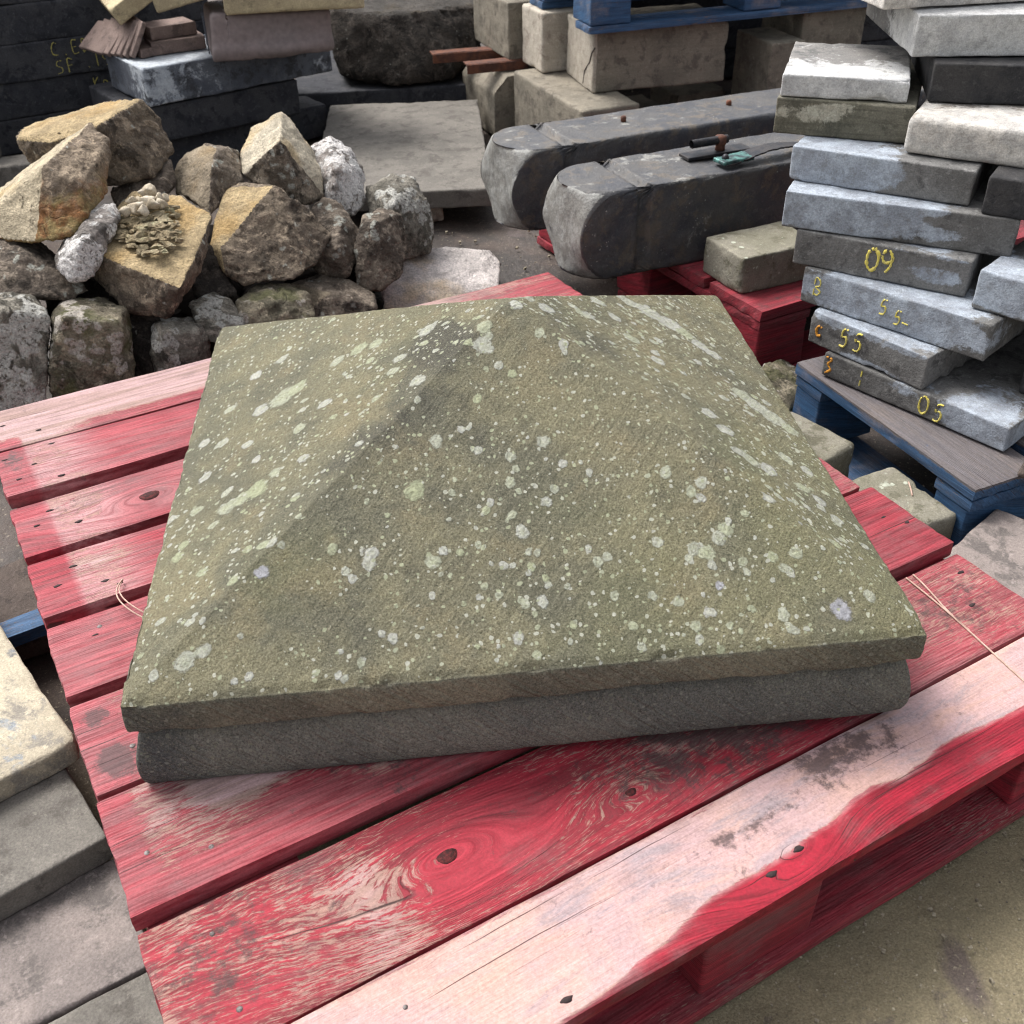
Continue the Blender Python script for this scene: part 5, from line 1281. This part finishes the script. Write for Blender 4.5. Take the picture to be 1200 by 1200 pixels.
rock_spec = [
 ('long_pale', 'r_ochre', [(-.2, -.3, .95)], .72, 'rock with a long pale buff top and black broken right side, topmost left'),
 ('orange', 'r_iron', [(-.75, -.1, .65)], .62, 'big angular rock with orange rust stain and pale slanting top at far left'),
 ('mottled_small', 'r_white', None, .6, 'small black and white mottled rock wedged below the orange-stained one'),
 ('mortared', 'r_ochre', [(-.1, -.45, .9)], .60, 'ochre rock with crumbling mortar stuck on its upper face'),
 ('ochre_dark', 'r_ochre', [(-.85, -.3, .45)], .62, 'large dark rock with one smooth ochre left face in mid pile'),
 ('bright_peak', 'r_cream', [(-.75, .1, .65), (.45, -.1, .9)], .66, 'peaked rock with bright cream faces, highest right of centre'),
 ('olive_face', 'r_brown', [(-.8, -.4, .5)], .55, 'rock with smooth olive left face and white lichen right side'),
 ('lichen_round', 'r_white', None, .6, 'rounded rock crusted with white lichen behind the cream peaked one'),
 ('end_round', 'r_grey', None, .6, 'rounded grey rock at the right end of the pile'),
 ('brown_block', 'r_brown', None, .6, 'brown blocky rock in front of the rounded end rock'),
 ('facet_dark', 'r_brown', None, .6, 'dark faceted rock right of the smooth ochre-faced one'),
 ('pink_white', 'r_white', [(0, -.7, .5), (0, 0, 1)], .1, 'pinkish white block standing apart right of the pile'),
 ('flat_brown', 'r_brown', [(-.2, -.4, .9)], .9, 'low brown smooth rock just behind the pier cap edge'),
 ('mossy_low', 'r_moss', None, .6, 'low mossy rock just above the pier cap left edge'),
 ('grey_small', 'r_grey', None, .6, 'small light grey cobble beside the pier cap corner'),
 ('pitted_cube', 'r_grey', None, .6, 'small pitted cube-shaped rock right behind the red pallet'),
 ('mossy_big', 'r_moss', None, .6, 'large upright mossy rock right behind the red pallet at left'),
 ('corner_pale', 'r_grey', None, .6, 'lichen-pale rock at the left picture edge behind the red pallet'),
 ('brown_slab', 'r_brown', None, .6, 'brown slab-like rock under the orange-stained rock'),
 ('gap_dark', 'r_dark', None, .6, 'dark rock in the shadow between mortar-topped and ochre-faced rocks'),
 ('grey_wedge', 'r_brown', None, .6, 'grey wedge rock in the gap below the long pale one'),
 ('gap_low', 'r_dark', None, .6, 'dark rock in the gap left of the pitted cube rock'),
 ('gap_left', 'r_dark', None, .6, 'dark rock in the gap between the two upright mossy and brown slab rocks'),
 ('pier_stone_a', 'r_moss', None, .6, 'mossy rounded stone between the pier cap and the blue pallet'),
 ('boulder', 'r_dark', [(0, -.1, 1)], .75, 'huge dark boulder in shadow at the top of the picture'),
]
ROCKOBJ = {}
for k, (key, mt, fresh, thr, label) in enumerate(rock_spec):
    big = key == 'boulder'
    me, c = rock_mesh('boulder' if big else 'rubble_stone', ROCKS[key], .03 if big else .0075, .012 if big else .0058, fresh, 20 + k, 1 if fresh else 2, thr)
    o = link('boulder' if big else 'rubble_stone', me, M[mt], None, tuple(c))
    tag(o, label, 'boulder' if big else 'rock', None if big else GR)
    ROCKOBJ[key] = o
# mortar lump and pebbles on the ochre rock
def mortar():
    par = ROCKOBJ['mortared']; c = np.array(par.location)
    P = np.array(MORTAR)
    rg = np.random.default_rng(5)
    top = P[:10]; cen = top.mean(0)
    Vs, Fs, nb = [], [], 0
    for k in range(170):
        i = rg.integers(0, 10); j = (i + 1) % 10
        u, v = rg.random() ** .5, rg.random()
        p = cen + (top[i] * (1 - v) + top[j] * v - cen) * u * .96
        s = rg.uniform(.005, .013) * (1.25 - .5 * u)
        Q = rg.normal(size=(9, 3)); Q /= np.linalg.norm(Q, axis=1, keepdims=True)
        Q = Q * s * np.array([1.25, 1.0, .55]) * rg.uniform(.8, 1.2, 3) + p + np.array([0, -.004, .006]) * (1 - u * .6) + np.array([0, 0, rg.uniform(-.003, .004)])
        bm = bmesh.new()
        for q_ in Q: bm.verts.new(q_)
        bmesh.ops.convex_hull(bm, input=list(bm.verts)); bm.verts.index_update()
        bmesh.ops.triangulate(bm, faces=bm.faces)
        vv = [v_.co[:] for v_ in bm.verts]; ff = [[v_.index + nb for v_ in f_.verts] for f_ in bm.faces]
        Vs += vv; Fs += ff; nb += len(vv); bm.free()
    Vs = np.array(Vs); cc = Vs.mean(0)
    o = link('mortar_lump', mesh_np('mortar_lump', Vs - cc, Fs, False, dict(fresh=.5 + 0 * Vs[:, 0])), M['mortar'], par, tuple(cc - c))
    rng = random.Random(8)
    for k, p in enumerate(PEBBLES):
        s = rng.uniform(.008, .013)
        Q = [(rng.gauss(0, 1), rng.gauss(0, 1), rng.gauss(0, 1)) for _ in range(14)]
        Q = [tuple(np.array(q) / np.linalg.norm(q) * s * np.array([rng.uniform(.7, 1.3)] * 3) + np.array(p)) for q in Q]
        me, cc = rock_mesh('pebble', Q, .004, .0008, None, 80 + k, 1)
        link('pebble', me, M['pebble'], o, tuple(cc - c - (np.array(o.location))))
mortar()
# the unseen heart of the pile that carries the upper stones
def heart():
    rng = np.random.default_rng(3)
    bm_v, bm_f, b = [], [], 0
    for k in range(60):
        t = rng.uniform(0, 1)
        x = -.72 + .62 * t; y0 = .62 + .38 * t
        y = y0 + rng.uniform(.06, .50 - .18 * t)
        hmax = max(.03, min(.20 - .17 * t, .05 + .36 * (y - y0) - .03))
        z = rng.uniform(.02, hmax)
        s = rng.uniform(.045, .075)
        Q = rng.normal(size=(16, 3)); Q = Q / np.linalg.norm(Q, axis=1, keepdims=True) * s * rng.uniform(.7, 1.2, 3) + [x, y, z]
        bm = bmesh.new()
        for q in Q: bm.verts.new(q)
        r = bmesh.ops.convex_hull(bm, input=list(bm.verts))
        bm.verts.index_update()
        bmesh.ops.triangulate(bm, faces=bm.faces)
        vs = [v.co[:] for v in bm.verts]; fs = [[v.index + b for v in f.verts] for f in bm.faces]
        bm_v += vs; bm_f += fs; b += len(vs); bm.free()
    o = link('rubble_core', mesh_np('rubble_core', bm_v, bm_f, False), M['earth'])
    tag(o, 'dark earthy small rubble filling the gaps inside the rock pile', 'rubble', kind='stuff')
heart()

# ------------------------------------------------------------------ twine and strings
def pal(x, y, z):
    c, s = math.cos(PAL_YAW), math.sin(PAL_YAW)
    return (c * x - s * y + PAL_X, s * x + c * y + PAL_Y, z)
def twine():
    root = empty('twine_loop', pal(-.41, .10, ZP))
    tag(root, 'double loop of pinkish twine hanging from a nail at left of the pier cap', 'twine')
    base = Vector(root.location)
    for k in range(2):
        pts = []
        for t in np.linspace(0, 1, 18):
            x = -.402 + (-.022 - .006 * k) * math.sin(t * 2.2) + .055 * t ** 2
            y = .105 - .115 * t - .006 * k * t
            z = ZP + .003 + .014 * math.sin(t * math.pi) + .0016 * k
            pts.append(tuple(Vector(pal(x, y, z)) - base))
        link('strand', mesh_np('strand', *tube(pts, .0009, 6), True), M['twine'], root)
    root = empty('loose_string', pal(.40, -.45, ZP - .012))
    tag(root, 'pair of thin strings lying across the worn boards right of the pier cap', 'string')
    base = Vector(root.location)
    for k in range(2):
        pts = []
        for t in np.linspace(0, 1, 14):
            x = (.407 + .010 * k) + .002 * math.sin(t * 5 + k) - (.022 - .004 * k) * t
            y = -.357 - (.205 - .105 * k) * t
            pts.append(tuple(Vector(pal(x, y, ZP - .0105)) - base))
        link('strand', mesh_np('strand', *tube(pts, .0011, 6), True), M['twine'], root)
twine()
